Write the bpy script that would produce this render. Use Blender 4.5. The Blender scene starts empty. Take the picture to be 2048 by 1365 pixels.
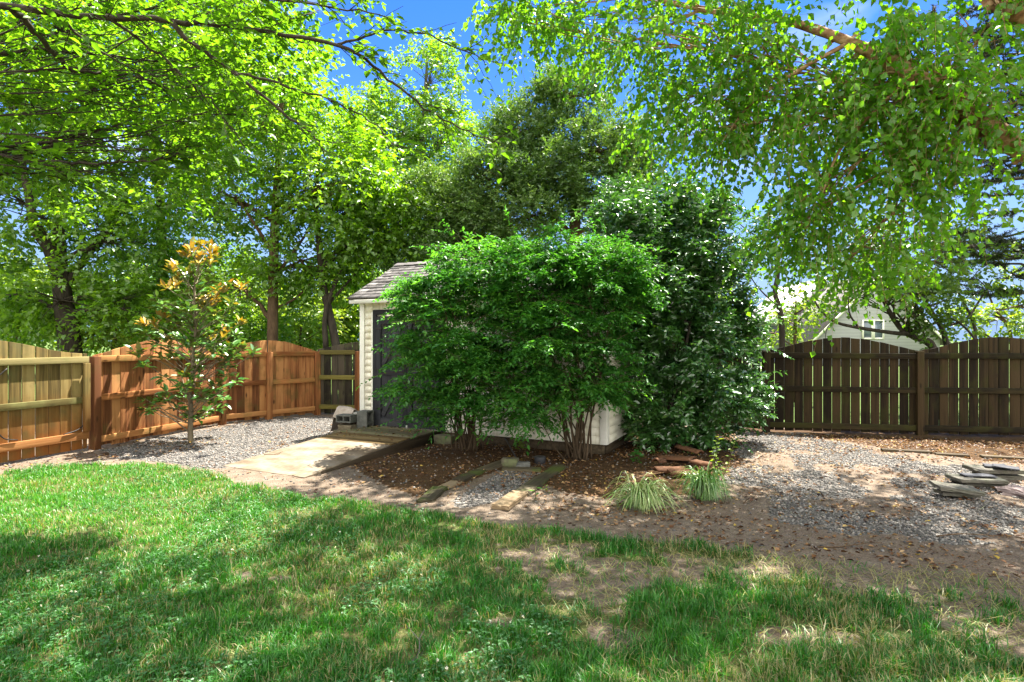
import bpy, bmesh, math, random
import numpy as np
from mathutils import Vector, Matrix, Quaternion

# ------------------------------------------------------------------ camera, sky, sun, exposure
SC = bpy.context.scene
COL = SC.collection
F = 20.0 / 36.0 * 2048.0
CAMH = 1.5
cam_d = bpy.data.cameras.new('camera')
cam = bpy.data.objects.new('camera', cam_d)
COL.objects.link(cam)
cam.location = (0, 0, CAMH)
cam.rotation_euler = (math.radians(90), 0, 0)
cam_d.lens = 20.0
cam_d.sensor_width = 36.0
cam_d.clip_end = 4000
cam_d.clip_start = 0.05
SC.camera = cam

SUN_EL, SUN_AZ = math.radians(66), math.radians(43)      # azimuth clockwise from +Y
W = bpy.data.worlds.new('World')
SC.world = W
W.use_nodes = True
nt = W.node_tree
bg = nt.nodes['Background']
sky = nt.nodes.new('ShaderNodeTexSky')
sky.sky_type = 'NISHITA'
sky.sun_disc = False
sky.sun_elevation = SUN_EL
sky.sun_rotation = SUN_AZ
sky.altitude = 200
sky.air_density = 1.0
sky.dust_density = 0.05
sky.ozone_density = 2.0
hs = nt.nodes.new('ShaderNodeHueSaturation')
hs.inputs['Saturation'].default_value = 1.85
hs.inputs['Value'].default_value = 0.49
hs.inputs['Hue'].default_value = 0.526
gm = nt.nodes.new('ShaderNodeGamma')
gm.inputs[1].default_value = 0.62
nt.links.new(sky.outputs[0], gm.inputs[0])
nt.links.new(gm.outputs[0], hs.inputs['Color'])
tc = nt.nodes.new('ShaderNodeTexCoord')
mp = nt.nodes.new('ShaderNodeMapping')
mp.inputs['Scale'].default_value = (1.6, 1.6, 5.0)
nz = nt.nodes.new('ShaderNodeTexNoise')
nz.inputs['Scale'].default_value = 1.7
nz.inputs['Detail'].default_value = 7
rp = nt.nodes.new('ShaderNodeValToRGB')
rp.color_ramp.elements[0].position = 0.52
rp.color_ramp.elements[0].color = (0, 0, 0, 1)
rp.color_ramp.elements[1].position = 0.78
rp.color_ramp.elements[1].color = (0.55, 0.55, 0.55, 1)
mx = nt.nodes.new('ShaderNodeMix')
mx.data_type = 'RGBA'
mx.inputs[7].default_value = (1.7, 1.8, 2.2, 1)
nt.links.new(tc.outputs['Generated'], mp.inputs[0])
nt.links.new(mp.outputs[0], nz.inputs[0])
nt.links.new(nz.outputs['Fac'], rp.inputs[0])
nt.links.new(rp.outputs[0], mx.inputs[0])
nt.links.new(hs.outputs[0], mx.inputs[6])
# an unseen bank of bright cloud added behind the camera to fill the shade
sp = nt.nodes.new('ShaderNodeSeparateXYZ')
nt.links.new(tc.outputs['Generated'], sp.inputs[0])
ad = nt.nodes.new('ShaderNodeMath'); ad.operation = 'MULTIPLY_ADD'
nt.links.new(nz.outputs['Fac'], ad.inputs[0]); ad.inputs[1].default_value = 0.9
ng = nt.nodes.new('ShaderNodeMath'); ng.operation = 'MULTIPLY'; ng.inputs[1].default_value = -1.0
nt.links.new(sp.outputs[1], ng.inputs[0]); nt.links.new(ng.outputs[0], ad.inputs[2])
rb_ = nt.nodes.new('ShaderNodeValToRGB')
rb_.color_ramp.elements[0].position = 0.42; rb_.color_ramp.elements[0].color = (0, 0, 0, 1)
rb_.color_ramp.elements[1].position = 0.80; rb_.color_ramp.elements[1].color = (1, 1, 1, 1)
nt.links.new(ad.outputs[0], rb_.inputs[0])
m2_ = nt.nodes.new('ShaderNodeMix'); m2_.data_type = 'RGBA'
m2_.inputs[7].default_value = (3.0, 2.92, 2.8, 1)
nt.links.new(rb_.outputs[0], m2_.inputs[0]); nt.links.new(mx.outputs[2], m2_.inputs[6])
# pale blue haze of the lower sky
rh = nt.nodes.new('ShaderNodeValToRGB')
rh.color_ramp.elements[0].position = 0.04; rh.color_ramp.elements[0].color = (0.95, 0.95, 0.95, 1)
rh.color_ramp.elements[1].position = 0.32; rh.color_ramp.elements[1].color = (0, 0, 0, 1)
nt.links.new(sp.outputs[2], rh.inputs[0])
mh = nt.nodes.new('ShaderNodeMix'); mh.data_type = 'RGBA'
mh.inputs[7].default_value = (0.33, 0.54, 0.95, 1)
nt.links.new(rh.outputs[0], mh.inputs[0]); nt.links.new(mx.outputs[2], mh.inputs[6])
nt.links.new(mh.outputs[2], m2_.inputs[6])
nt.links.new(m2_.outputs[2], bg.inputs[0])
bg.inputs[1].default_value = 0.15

sun_d = bpy.data.lights.new('sun', 'SUN')
sun_d.energy = 3.5
sun_d.angle = math.radians(0.53)
sun_d.color = (1.0, 0.95, 0.86)
sun = bpy.data.objects.new('sun', sun_d)
COL.objects.link(sun)
S = Vector((math.sin(SUN_AZ) * math.cos(SUN_EL), math.cos(SUN_AZ) * math.cos(SUN_EL), math.sin(SUN_EL)))
sun.rotation_euler = (-S).to_track_quat('-Z', 'Y').to_euler()
sun.location = S * 60

SC.view_settings.view_transform = 'Standard'
SC.view_settings.look = 'None'
SC.view_settings.exposure = 2.85
SC.view_settings.gamma = 1.0
SC.cycles.max_bounces = 12
SC.cycles.diffuse_bounces = 8
SC.cycles.glossy_bounces = 2
SC.cycles.transmission_bounces = 8
SC.cycles.transparent_max_bounces = 4
SC.cycles.sample_clamp_indirect = 6
SC.cycles.caustics_reflective = False
SC.cycles.caustics_refractive = False
SC.cycles.use_denoising = True

R = np.random.default_rng(7)
rnd = random.Random(11)


def P(px, py, Y):
    return np.array(((px - 1024.0) / F * Y, Y, CAMH - (py - 682.5) / F * Y))


def G(px, py, z=0.0):
    Y = (CAMH - z) * F / (py - 682.5)
    return np.array(((px - 1024.0) / F * Y, Y, z))


# ------------------------------------------------------------------ object helpers
def tag(o, label=None, cat=None, group=None, kind=None):
    if label: o['label'] = label
    if cat: o['category'] = cat
    if group: o['group'] = group
    if kind: o['kind'] = kind
    return o


def empty(name, loc=(0, 0, 0), rz=0.0, label=None, cat=None, group=None):
    o = bpy.data.objects.new(name, None)
    COL.objects.link(o)
    o.location = loc
    o.rotation_euler = (0, 0, rz)
    o.empty_display_size = 0.1
    return tag(o, label, cat, group)


def np_mesh(name, V, faces, mat, parent=None, attrs=None, smooth=False, loc=None, face_mat=None):
    """faces: list of int arrays (n,k); attrs: {name: per-vertex float}"""
    me = bpy.data.meshes.new(name)
    V = np.asarray(V, dtype=np.float32)
    loops = [f.ravel() for f in faces if len(f)]
    sizes = [np.full(len(f), f.shape[1], dtype=np.int32) for f in faces if len(f)]
    L = np.concatenate(loops).astype(np.int32)
    Sz = np.concatenate(sizes)
    st = np.concatenate(([0], np.cumsum(Sz)[:-1])).astype(np.int32)
    me.vertices.add(len(V))
    me.vertices.foreach_set('co', V.ravel())
    me.loops.add(len(L))
    me.loops.foreach_set('vertex_index', L)
    me.polygons.add(len(Sz))
    me.polygons.foreach_set('loop_start', st)
    me.polygons.foreach_set('loop_total', Sz)
    if smooth:
        me.polygons.foreach_set('use_smooth', np.ones(len(Sz), dtype=bool))
    me.update(calc_edges=True)
    if attrs:
        for k, a in attrs.items():
            at = me.attributes.new(k, 'FLOAT', 'POINT')
            at.data.foreach_set('value', np.asarray(a, dtype=np.float32))
    for m in (mat if isinstance(mat, (list, tuple)) else [mat]):
        me.materials.append(m)
    o = bpy.data.objects.new(name, me)
    COL.objects.link(o)
    if parent is not None:
        o.parent = parent
    if loc is not None:
        o.location = loc
    return o


class MB:
    """gathers pieces of one mesh"""
    def __init__(self):
        self.V, self.F, self.T, self.n = [], [], [], 0

    def add(self, V, faces, tint=None):
        V = np.asarray(V, dtype=float)
        if len(V) == 0: return
        self.V.append(V)
        for f in faces:
            f = np.asarray(f)
            if f.ndim == 1: f = f[None]
            self.F.append(f + self.n)
        t = np.zeros(len(V)) if tint is None else (np.full(len(V), tint) if np.isscalar(tint) else np.asarray(tint))
        self.T.append(t)
        self.n += len(V)

    def tube(self, pts, rad, n=6, tint=None, cap=True):
        pts = np.asarray(pts, float)
        m = len(pts)
        rad = np.broadcast_to(np.asarray(rad, float), (m,)) if np.ndim(rad) else np.full(m, rad)
        d = np.gradient(pts, axis=0)
        d /= np.linalg.norm(d, axis=1)[:, None] + 1e-9
        ref = np.array((0.31, 0.17, 0.93))
        if abs(d[0] @ ref) > 0.9: ref = np.array((1.0, 0.1, 0))
        a = np.cross(d, ref); a /= np.linalg.norm(a, axis=1)[:, None] + 1e-9
        b = np.cross(d, a)
        th = np.arange(n) * 2 * math.pi / n
        ring = a[:, None, :] * np.cos(th)[None, :, None] + b[:, None, :] * np.sin(th)[None, :, None]
        V = (pts[:, None, :] + ring * rad[:, None, None]).reshape(-1, 3)
        i = np.arange(m - 1)[:, None] * n
        j = np.arange(n)[None, :]
        j2 = (j + 1) % n
        f = np.stack((i + j, i + j2, i + n + j2, i + n + j), -1).reshape(-1, 4)
        fs = [f]
        if cap:
            fs.append(np.arange(n)[::-1][None])
            fs.append((np.arange(n) + (m - 1) * n)[None])
        self.add(V, fs, tint)

    def box(self, c, size, M=None, tint=None):
        s = np.array(size) / 2.0
        v = np.array([(x, y, z) for x in (-1, 1) for y in (-1, 1) for z in (-1, 1)], float) * s
        if M is not None: v = v @ np.asarray(M).T
        v = v + np.asarray(c)
        f = np.array([(0, 1, 3, 2), (4, 6, 7, 5), (0, 4, 5, 1), (2, 3, 7, 6), (0, 2, 6, 4), (1, 5, 7, 3)])
        self.add(v, [f], tint)

    def build(self, name, mat, parent=None, smooth=False, bevel=0.0, loc=None, rz=None):
        V = np.concatenate(self.V)
        by = {}
        for f in self.F: by.setdefault(f.shape[1], []).append(f)
        o = np_mesh(name, V, [np.concatenate(v) for v in by.values()], mat, parent,
                    {'tint': np.concatenate(self.T)}, smooth)
        if bevel:
            bm = bmesh.new(); bm.from_mesh(o.data)
            bmesh.ops.bevel(bm, geom=bm.edges[:], offset=bevel, segments=2, affect='EDGES', profile=0.6)
            bm.to_mesh(o.data); bm.free()
        if loc is not None: o.location = loc
        if rz is not None: o.rotation_euler = (0, 0, rz)
        return o


def rotz(a):
    c, s = math.cos(a), math.sin(a)
    return np.array(((c, -s, 0), (s, c, 0), (0, 0, 1.0)))


def norm(v):
    return v / (np.linalg.norm(v, axis=-1, keepdims=True) + 1e-9)


# smooth value noise in numpy
_tab = np.random.default_rng(3).random((64, 64, 64)).astype(np.float32)


def vnoise(p, oct=3):
    p = np.asarray(p, float)
    if p.shape[-1] == 2: p = np.concatenate((p, np.zeros(p.shape[:-1] + (1,))), -1)
    out = 0.0; amp = 0.5; tot = 0
    for o in range(oct):
        q = p * (2 ** o) + 17.3 * o
        i = np.floor(q).astype(int); f = q - i; f = f * f * (3 - 2 * f)
        i0 = i & 63; i1 = (i + 1) & 63
        def g(a, b, c): return _tab[a[..., 0], b[..., 1], c[..., 2]]
        x = f[..., 0]; y = f[..., 1]; z = f[..., 2]
        v = ((g(i0, i0, i0) * (1 - x) + g(i1, i0, i0) * x) * (1 - y) + (g(i0, i1, i0) * (1 - x) + g(i1, i1, i0) * x) * y) * (1 - z) \
            + ((g(i0, i0, i1) * (1 - x) + g(i1, i0, i1) * x) * (1 - y) + (g(i0, i1, i1) * (1 - x) + g(i1, i1, i1) * x) * y) * z
        out = out + amp * v; tot += amp; amp *= 0.5
    return out / tot


def in_poly(x, y, poly):
    poly = np.asarray(poly)
    inside = np.zeros(x.shape, bool)
    j = len(poly) - 1
    for i in range(len(poly)):
        xi, yi = poly[i][:2]; xj, yj = poly[j][:2]
        c = ((yi > y) != (yj > y)) & (x < (xj - xi) * (y - yi) / (yj - yi + 1e-12) + xi)
        inside ^= c
        j = i
    return inside


# ------------------------------------------------------------------ materials
class N:
    def __init__(self, name):
        self.m = bpy.data.materials.new(name)
        self.m.use_nodes = True
        self.t = self.m.node_tree
        self.t.nodes.clear()
        self.out = self.t.nodes.new('ShaderNodeOutputMaterial')

    def n(self, typ, **kw):
        d = self.t.nodes.new(typ)
        for k, v in kw.items():
            if k.startswith('i_'):
                key = k[2:]
                d.inputs[int(key) if key.isdigit() else key.replace('_', ' ')].default_value = v
            else:
                setattr(d, k, v)
        return d

    def l(self, a, b):
        self.t.links.new(a, b)

    def ramp(self, fac, stops, interp='LINEAR'):
        r = self.n('ShaderNodeValToRGB')
        r.color_ramp.interpolation = interp
        e = r.color_ramp.elements
        while len(e) < len(stops): e.new(0.5)
        for el, (p, c) in zip(e, stops):
            el.position = p
            el.color = (c[0], c[1], c[2], 1)
        self.l(fac, r.inputs[0])
        return r.outputs[0]

    def mix(self, fac, a, b, mode='MIX'):
        d = self.n('ShaderNodeMix', data_type='RGBA', blend_type=mode)
        for s, i in ((fac, 0), (a, 6), (b, 7)):
            if hasattr(s, 'links'): self.l(s, d.inputs[i])
            else: d.inputs[i].default_value = s if i == 0 else (s[0], s[1], s[2], 1)
        return d.outputs[2]

    def noise(self, scale, detail=4, vec=None, stretch=None, rough=0.55):
        d = self.n('ShaderNodeTexNoise', i_Scale=scale, i_Detail=detail, i_Roughness=rough)
        if vec is None: vec = self.n('ShaderNodeTexCoord').outputs['Object']
        if stretch is not None:
            mp = self.n('ShaderNodeMapping', i_Scale=stretch)
            self.l(vec, mp.inputs[0]); vec = mp.outputs[0]
        self.l(vec, d.inputs['Vector'])
        return d.outputs['Fac']

    def attr(self, name):
        return self.n('ShaderNodeAttribute', attribute_name=name).outputs['Fac']

    def math(self, op, a, b=0.0, clamp=False):
        d = self.n('ShaderNodeMath', operation=op, use_clamp=clamp)
        for s, i in ((a, 0), (b, 1)):
            if hasattr(s, 'links'): self.l(s, d.inputs[i])
            else: d.inputs[i].default_value = s
        return d.outputs[0]

    def bump(self, h, strength=0.3, dist=0.02):
        d = self.n('ShaderNodeBump', i_Strength=strength, i_Distance=dist)
        self.l(h, d.inputs['Height'])
        return d.outputs[0]

    def principled(self, color, rough=0.8, normal=None, spec=0.3, metallic=0.0):
        p = self.n('ShaderNodeBsdfPrincipled', i_Roughness=rough, i_Metallic=metallic)
        p.inputs['Specular IOR Level'].default_value = spec
        if hasattr(color, 'links'): self.l(color, p.inputs['Base Color'])
        else: p.inputs['Base Color'].default_value = (*color, 1)
        if normal is not None: self.l(normal, p.inputs['Normal'])
        self.l(p.outputs[0], self.out.inputs[0])
        return self.m


def leaf_mat(name, stops, trans=0.45, gloss=0.05, rough=0.4, tmul=(1.5, 1.35, 0.5), back=None):
    k = N(name)
    col = k.ramp(k.attr('tint'), stops)
    if back is not None:
        geo = k.n('ShaderNodeNewGeometry')
        bc = k.mix(0.8, col, back)
        colf = k.mix(geo.outputs['Backfacing'], col, bc)
    else:
        colf = col
    d = k.n('ShaderNodeBsdfDiffuse'); k.l(colf, d.inputs[0])
    tcol = k.mix(1.0, col, tmul, 'MULTIPLY')
    t = k.n('ShaderNodeBsdfTranslucent'); k.l(tcol, t.inputs[0])
    m1 = k.n('ShaderNodeMixShader', i_0=trans); k.l(d.outputs[0], m1.inputs[1]); k.l(t.outputs[0], m1.inputs[2])
    g = k.n('ShaderNodeBsdfGlossy', i_Roughness=rough)
    g.inputs[0].default_value = (1, 1, 1, 1)
    m2 = k.n('ShaderNodeMixShader', i_0=gloss)
    k.l(m1.outputs[0], m2.inputs[1]); k.l(g.outputs[0], m2.inputs[2])
    k.l(m2.outputs[0], k.out.inputs[0])
    return k.m


def bark_mat(name, c1, c2, scale=9.0, stretch=(1, 1, 0.25), moss=None):
    k = N(name)
    a = k.noise(scale, 6, None, stretch)
    b = k.noise(scale * 4, 4, None, stretch)
    f = k.math('ADD', k.math('MULTIPLY', a, 0.7), k.math('MULTIPLY', b, 0.3))
    col = k.ramp(f, ((0.3, c1), (0.7, c2)))
    if moss:
        col = k.mix(k.ramp(k.noise(2.2, 4), ((0.48, (0, 0, 0)), (0.62, (0.7, 0.7, 0.7)))), col, moss)
    return k.principled(col, 0.9, k.bump(f, 0.6, 0.02), 0.15)


def wood_mat(name, c_dark, c_mid, c_lite, along='z', stain=None, moss=None, knots=True, low=None, kk=0.68):
    """tint = per-board variation, grain runs along the given local axis"""
    k = N(name)
    st = {'z': (30, 30, 1.6), 'x': (1.6, 30, 30), 'y': (30, 1.6, 30)}[along]
    st2 = tuple(s * 0.35 for s in st)
    co = k.n('ShaderNodeTexCoord').outputs['Object']
    tint = k.attr('tint')
    cmb = k.n('ShaderNodeCombineXYZ')
    t7 = k.math('MULTIPLY', tint, 37.0)
    for i in range(3): k.l(t7, cmb.inputs[i])
    va = k.n('ShaderNodeVectorMath', operation='ADD'); k.l(co, va.inputs[0]); k.l(cmb.outputs[0], va.inputs[1])
    vec = va.outputs[0]
    g1 = k.noise(1.0, 5, vec, st)
    g2 = k.noise(1.0, 3, vec, st2)
    f = k.math('ADD', k.math('MULTIPLY', g1, 0.55), k.math('MULTIPLY', g2, 0.45))
    f = k.math('ADD', f, k.math('MULTIPLY', k.math('SUBTRACT', tint, 0.5), 0.34))
    col = k.ramp(f, ((0.36, tuple(c * kk for c in c_dark)), (0.5, tuple(c * kk for c in c_mid)), (0.66, tuple(c * kk for c in c_lite))))
    if low is not None:      # weather stain rising from the ground, ragged
        sep = k.n('ShaderNodeSeparateXYZ'); k.l(co, sep.inputs[0])
        h = k.math('ADD', sep.outputs[2], k.math('MULTIPLY', k.math('SUBTRACT', k.noise(4.0, 4, vec), 0.5), low[3]))
        fac = k.ramp(h, ((low[1], (1, 1, 1)), (low[2], (0, 0, 0))))
        col = k.mix(fac, col, k.mix(0.5, low[0], k.mix(1.0, col, low[0], 'OVERLAY')))
    if moss is not None:
        fm = k.ramp(k.noise(3.0, 5, vec), ((moss[1], (0, 0, 0)), (moss[1] + 0.16, (moss[2],) * 3)))
        col = k.mix(fm, col, moss[0])
    if knots:
        vo = k.n('ShaderNodeTexVoronoi', i_Scale=1.0)
        mp = k.n('ShaderNodeMapping', i_Scale={'z': (7, 7, 2.6), 'x': (2.6, 7, 7), 'y': (7, 2.6, 7)}[along])
        k.l(vec, mp.inputs[0]); k.l(mp.outputs[0], vo.inputs['Vector'])
        fk = k.ramp(vo.outputs['Distance'], ((0.07, (0.85,) * 3), (0.16, (0, 0, 0))))
        col = k.mix(fk, col, tuple(c * 0.45 for c in c_dark))
    return k.principled(col, 0.85, k.bump(g1, 0.35, 0.006), 0.2)


def stone_mat(name, c1, c2, scale=14, moss=None, rough=0.9, kk=0.66):
    k = N(name)
    c1, c2 = tuple(c * kk for c in c1), tuple(c * kk for c in c2)
    a = k.noise(scale, 8)
    b = k.noise(scale * 7, 3)
    f = k.math('ADD', k.math('MULTIPLY', a, 0.7), k.math('MULTIPLY', b, 0.3))
    col = k.ramp(f, ((0.32, c1), (0.68, c2)))
    if moss:
        col = k.mix(k.ramp(k.noise(7, 5), ((0.45, (0, 0, 0)), (0.6, (0.75,) * 3))), col, moss)
    return k.principled(col, rough, k.bump(f, 0.5, 0.01), 0.25)


M = {}
M['fence_red'] = wood_mat('fence_red', (0.10, 0.037, 0.013), (0.23, 0.088, 0.030), (0.38, 0.18, 0.065), 'z',
                          moss=((0.09, 0.075, 0.02), 0.52, 0.55), kk=1.05)
M['fence_red_h'] = wood_mat('fence_red_h', (0.14, 0.05, 0.014), (0.29, 0.115, 0.036), (0.42, 0.20, 0.07), 'x',
                            moss=((0.16, 0.13, 0.035), 0.5, 0.6), kk=1.05)
M['gate'] = wood_mat('gate', (0.07, 0.047, 0.014), (0.16, 0.11, 0.034), (0.24, 0.175, 0.065), 'z',
                     moss=((0.09, 0.085, 0.03), 0.5, 0.6), low=((0.30, 0.12, 0.03), 0.15, 0.85, 0.5), kk=1.05)
M['gate_h'] = wood_mat('gate_h', (0.09, 0.07, 0.022), (0.18, 0.145, 0.05), (0.27, 0.22, 0.095), 'x',
                       moss=((0.17, 0.17, 0.06), 0.5, 0.6), kk=1.05)
M['gate_low'] = wood_mat('gate_low', (0.11, 0.042, 0.012), (0.22, 0.088, 0.026), (0.31, 0.145, 0.05), 'x', kk=1.05)
M['fence_dark'] = wood_mat('fence_dark', (0.026, 0.016, 0.007), (0.066, 0.041, 0.018), (0.13, 0.082, 0.036), 'z',
                           moss=((0.028, 0.028, 0.005), 0.5, 0.6), kk=0.36)
M['fence_dark_h'] = wood_mat('fence_dark_h', (0.030, 0.021, 0.008), (0.072, 0.050, 0.019), (0.14, 0.10, 0.04), 'x',
                             moss=((0.034, 0.034, 0.006), 0.48, 0.7), kk=0.36)
M['fence_olive_h'] = wood_mat('fence_olive_h', (0.13, 0.11, 0.03), (0.22, 0.19, 0.045), (0.32, 0.27, 0.08), 'x')
M['fence_grey'] = wood_mat('fence_grey', (0.02, 0.016, 0.011), (0.045, 0.037, 0.024), (0.085, 0.07, 0.048), 'z',
                           moss=((0.07, 0.075, 0.025), 0.5, 0.5))
M['siding'] = None


def siding():
    k = N('cream_siding')
    f = k.noise(2.5, 6)
    col = k.ramp(f, ((0.35, (0.72, 0.69, 0.55)), (0.65, (0.84, 0.81, 0.69))))
    st = k.ramp(k.noise(5.0, 6, None, (3, 3, 0.35)), ((0.5, (0, 0, 0)), (0.72, (0.6,) * 3)))
    col = k.mix(st, col, (0.42, 0.38, 0.20))
    spk = k.ramp(k.noise(45, 3), ((0.66, (0, 0, 0)), (0.76, (0.6,) * 3)))
    col = k.mix(spk, col, (0.25, 0.23, 0.12))
    return k.principled(col, 0.55, k.bump(k.noise(60, 2, None, (1, 1, 4)), 0.08, 0.004), 0.3)


M['siding'] = siding()
M['trim'] = stone_mat('white_trim', (0.66, 0.65, 0.57), (0.80, 0.79, 0.72), 5, rough=0.5, kk=1.0)
M['door'] = wood_mat('door_paint', (0.030, 0.031, 0.036), (0.046, 0.048, 0.055), (0.072, 0.073, 0.08), 'z', knots=False)
M['door_h'] = wood_mat('door_paint_h', (0.032, 0.033, 0.038), (0.050, 0.052, 0.058), (0.085, 0.083, 0.085), 'x', knots=False)
M['shingle'] = None


def shingle():
    k = N('shingle')
    sp = k.noise(140, 2)
    b = k.noise(9, 4)
    t = k.attr('tint')
    f = k.math('ADD', k.math('MULTIPLY', sp, 0.45), k.math('ADD', k.math('MULTIPLY', b, 0.25), k.math('MULTIPLY', t, 0.3)))
    col = k.ramp(f, ((0.25, (0.055, 0.05, 0.05)), (0.5, (0.13, 0.12, 0.115)), (0.75, (0.27, 0.25, 0.235))))
    return k.principled(col, 0.95, k.bump(sp, 0.6, 0.006), 0.1)


M['shingle'] = shingle()
M['ramp_board'] = wood_mat('ramp_board', (0.12, 0.075, 0.028), (0.22, 0.15, 0.06), (0.32, 0.235, 0.11), 'x')
M['landing'] = wood_mat('landing_board', (0.10, 0.085, 0.05), (0.20, 0.17, 0.10), (0.30, 0.26, 0.16), 'x',
                        moss=((0.10, 0.11, 0.035), 0.45, 0.8))
M['ramp_sheet'] = None


def ramp_sheet():
    k = N('ramp_sheet')
    a = k.noise(2.2, 7, None, (1, 2.2, 1)); b = k.noise(38, 4, None, (1, .25, 1))
    f = k.math('ADD', k.math('MULTIPLY', a, .72), k.math('MULTIPLY', b, .28))
    col = k.ramp(f, ((.34, (.095, .068, .042)), (.46, (.145, .110, .072)), (.54, (.19, .152, .108)), (.68, (.24, .205, .155))))
    sp = k.ramp(k.noise(55, 3), ((.66, (0, 0, 0)), (.74, (.8, .8, .8))))
    col = k.mix(sp, col, (.05, .035, .02))
    return k.principled(col, .85, k.bump(f, .3, .006), .2)


M['ramp_sheet'] = ramp_sheet()
M['old_timber'] = wood_mat('old_timber', (0.05, 0.035, 0.02), (0.10, 0.075, 0.045), (0.17, 0.13, 0.08), 'y')
M['plank_moss'] = wood_mat('plank_moss', (0.06, 0.048, 0.028), (0.12, 0.098, 0.06), (0.18, 0.15, 0.095), 'y',
                           moss=((0.06, 0.085, 0.012), 0.50, 0.85))
M['plank_new'] = wood_mat('plank_new', (0.16, 0.105, 0.055), (0.26, 0.18, 0.10), (0.34, 0.25, 0.15), 'y')
M['concrete'] = stone_mat('concrete', (0.10, 0.105, 0.095), (0.22, 0.22, 0.195), 16)
M['concrete_tan'] = stone_mat('concrete_tan', (0.17, 0.14, 0.09), (0.30, 0.25, 0.165), 16)
M['concrete_moss'] = stone_mat('concrete_moss', (0.11, 0.10, 0.065), (0.21, 0.19, 0.125), 14, moss=(0.12, 0.14, 0.06))
M['paver'] = stone_mat('paver', (0.10, 0.092, 0.072), (0.22, 0.20, 0.165), 18, moss=(0.10, 0.10, 0.07))
M['slate'] = stone_mat('slate', (0.055, 0.057, 0.065), (0.12, 0.12, 0.13), 9)
M['white_board'] = stone_mat('white_board', (0.55, 0.54, 0.48), (0.75, 0.74, 0.68), 8)
M['burlap'] = stone_mat('burlap', (0.42, 0.34, 0.27), (0.72, 0.62, 0.53), 20)
M['bark_piece'] = stone_mat('bark_piece', (0.09, 0.04, 0.02), (0.24, 0.115, 0.058), 9)
M['pink_rock'] = stone_mat('pink_rock', (0.25, 0.19, 0.18), (0.40, 0.32, 0.30), 11)
M['dark_plastic'] = stone_mat('dark_plastic', (0.03, 0.032, 0.035), (0.06, 0.06, 0.065), 9, rough=0.5)
M['metal'] = N('dull_metal').principled((0.30, 0.30, 0.30), 0.45, None, 0.5, 0.8)
M['iron'] = N('dark_iron').principled((0.03, 0.028, 0.026), 0.55, None, 0.4, 0.6)

M['bark_dark'] = bark_mat('bark_dark', (0.022, 0.018, 0.014), (0.075, 0.062, 0.048), 10)
M['bark_grey'] = bark_mat('bark_grey', (0.05, 0.045, 0.038), (0.16, 0.145, 0.12), 8, moss=(0.11, 0.12, 0.07))
M['bark_brown'] = bark_mat('bark_brown', (0.045, 0.028, 0.016), (0.13, 0.085, 0.05), 12)
M['bark_stem'] = bark_mat('bark_stem', (0.04, 0.027, 0.016), (0.12, 0.085, 0.052), 14)
M['bark_magnolia'] = bark_mat('bark_magnolia', (0.10, 0.08, 0.05), (0.22, 0.18, 0.12), 9)


def birch_bark():
    k = N('birch_bark')
    a = k.noise(6, 6, None, (1, 1, 3))
    b = k.noise(22, 5)
    f = k.math('ADD', k.math('MULTIPLY', a, 0.6), k.math('MULTIPLY', b, 0.4))
    col = k.ramp(f, ((0.3, (0.06, 0.03, 0.018)), (0.47, (0.28, 0.15, 0.08)), (0.6, (0.50, 0.33, 0.20)), (0.75, (0.62, 0.50, 0.38))))
    return k.principled(col, 0.8, k.bump(f, 0.6, 0.015), 0.2)


M['bark_birch'] = birch_bark()

M['leaf_wood'] = leaf_mat('leaf_wood', ((0, (0.065, 0.155, 0.011)), (0.5, (0.12, 0.25, 0.017)), (1, (0.21, 0.35, 0.03))), 0.6, 0.05, 0.45, (1.8, 1.7, 0.4))
M['leaf_cherry'] = leaf_mat('leaf_cherry', ((0, (0.052, 0.135, 0.010)), (0.5, (0.092, 0.21, 0.016)), (1, (0.165, 0.29, 0.026))), 0.64, 0.03, 0.45, (1.75, 1.7, 0.45))
M['leaf_birch'] = leaf_mat('leaf_birch', ((0, (0.062, 0.175, 0.014)), (0.55, (0.115, 0.29, 0.022)), (0.93, (0.13, 0.25, 0.025)), (1, (0.34, 0.37, 0.03))), 0.60, 0.03, 0.38, (1.85, 1.75, 0.35))
M['leaf_holly'] = leaf_mat('leaf_holly', ((0, (0.034, 0.095, 0.016)), (0.6, (0.088, 0.185, 0.032)), (1, (0.22, 0.34, 0.08))), 0.4, 0.05, 0.45)
M['leaf_laurel'] = leaf_mat('leaf_laurel', ((0, (0.022, 0.085, 0.014)), (0.6, (0.045, 0.15, 0.024)), (1, (0.10, 0.24, 0.035))), 0.35, 0.10, 0.33)
M['leaf_bush'] = leaf_mat('leaf_bush', ((0, (0.026, 0.115, 0.018)), (0.55, (0.052, 0.20, 0.030)), (0.985, (0.14, 0.34, 0.045)), (1, (0.38, 0.28, 0.03))), 0.5, 0.035, 0.45, (1.6, 1.5, 0.5))
M['leaf_magnolia'] = leaf_mat('leaf_magnolia', ((0, (0.035, 0.125, 0.018)), (0.45, (0.10, 0.24, 0.032)), (0.55, (0.24, 0.26, 0.03)), (0.8, (0.46, 0.31, 0.018)), (1, (0.38, 0.19, 0.018))), 0.25, 0.07, 0.34, (1.4, 1.2, 0.5), (0.12, 0.085, 0.025))
M['leaf_light'] = leaf_mat('leaf_light', ((0, (0.10, 0.19, 0.02)), (0.6, (0.17, 0.28, 0.03)), (1, (0.28, 0.34, 0.04))), 0.55, 0.035)
M['leaf_redbud'] = leaf_mat('leaf_redbud', ((0, (0.04, 0.085, 0.014)), (0.5, (0.075, 0.155, 0.018)), (1, (0.14, 0.24, 0.03))), 0.55, 0.035)
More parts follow.
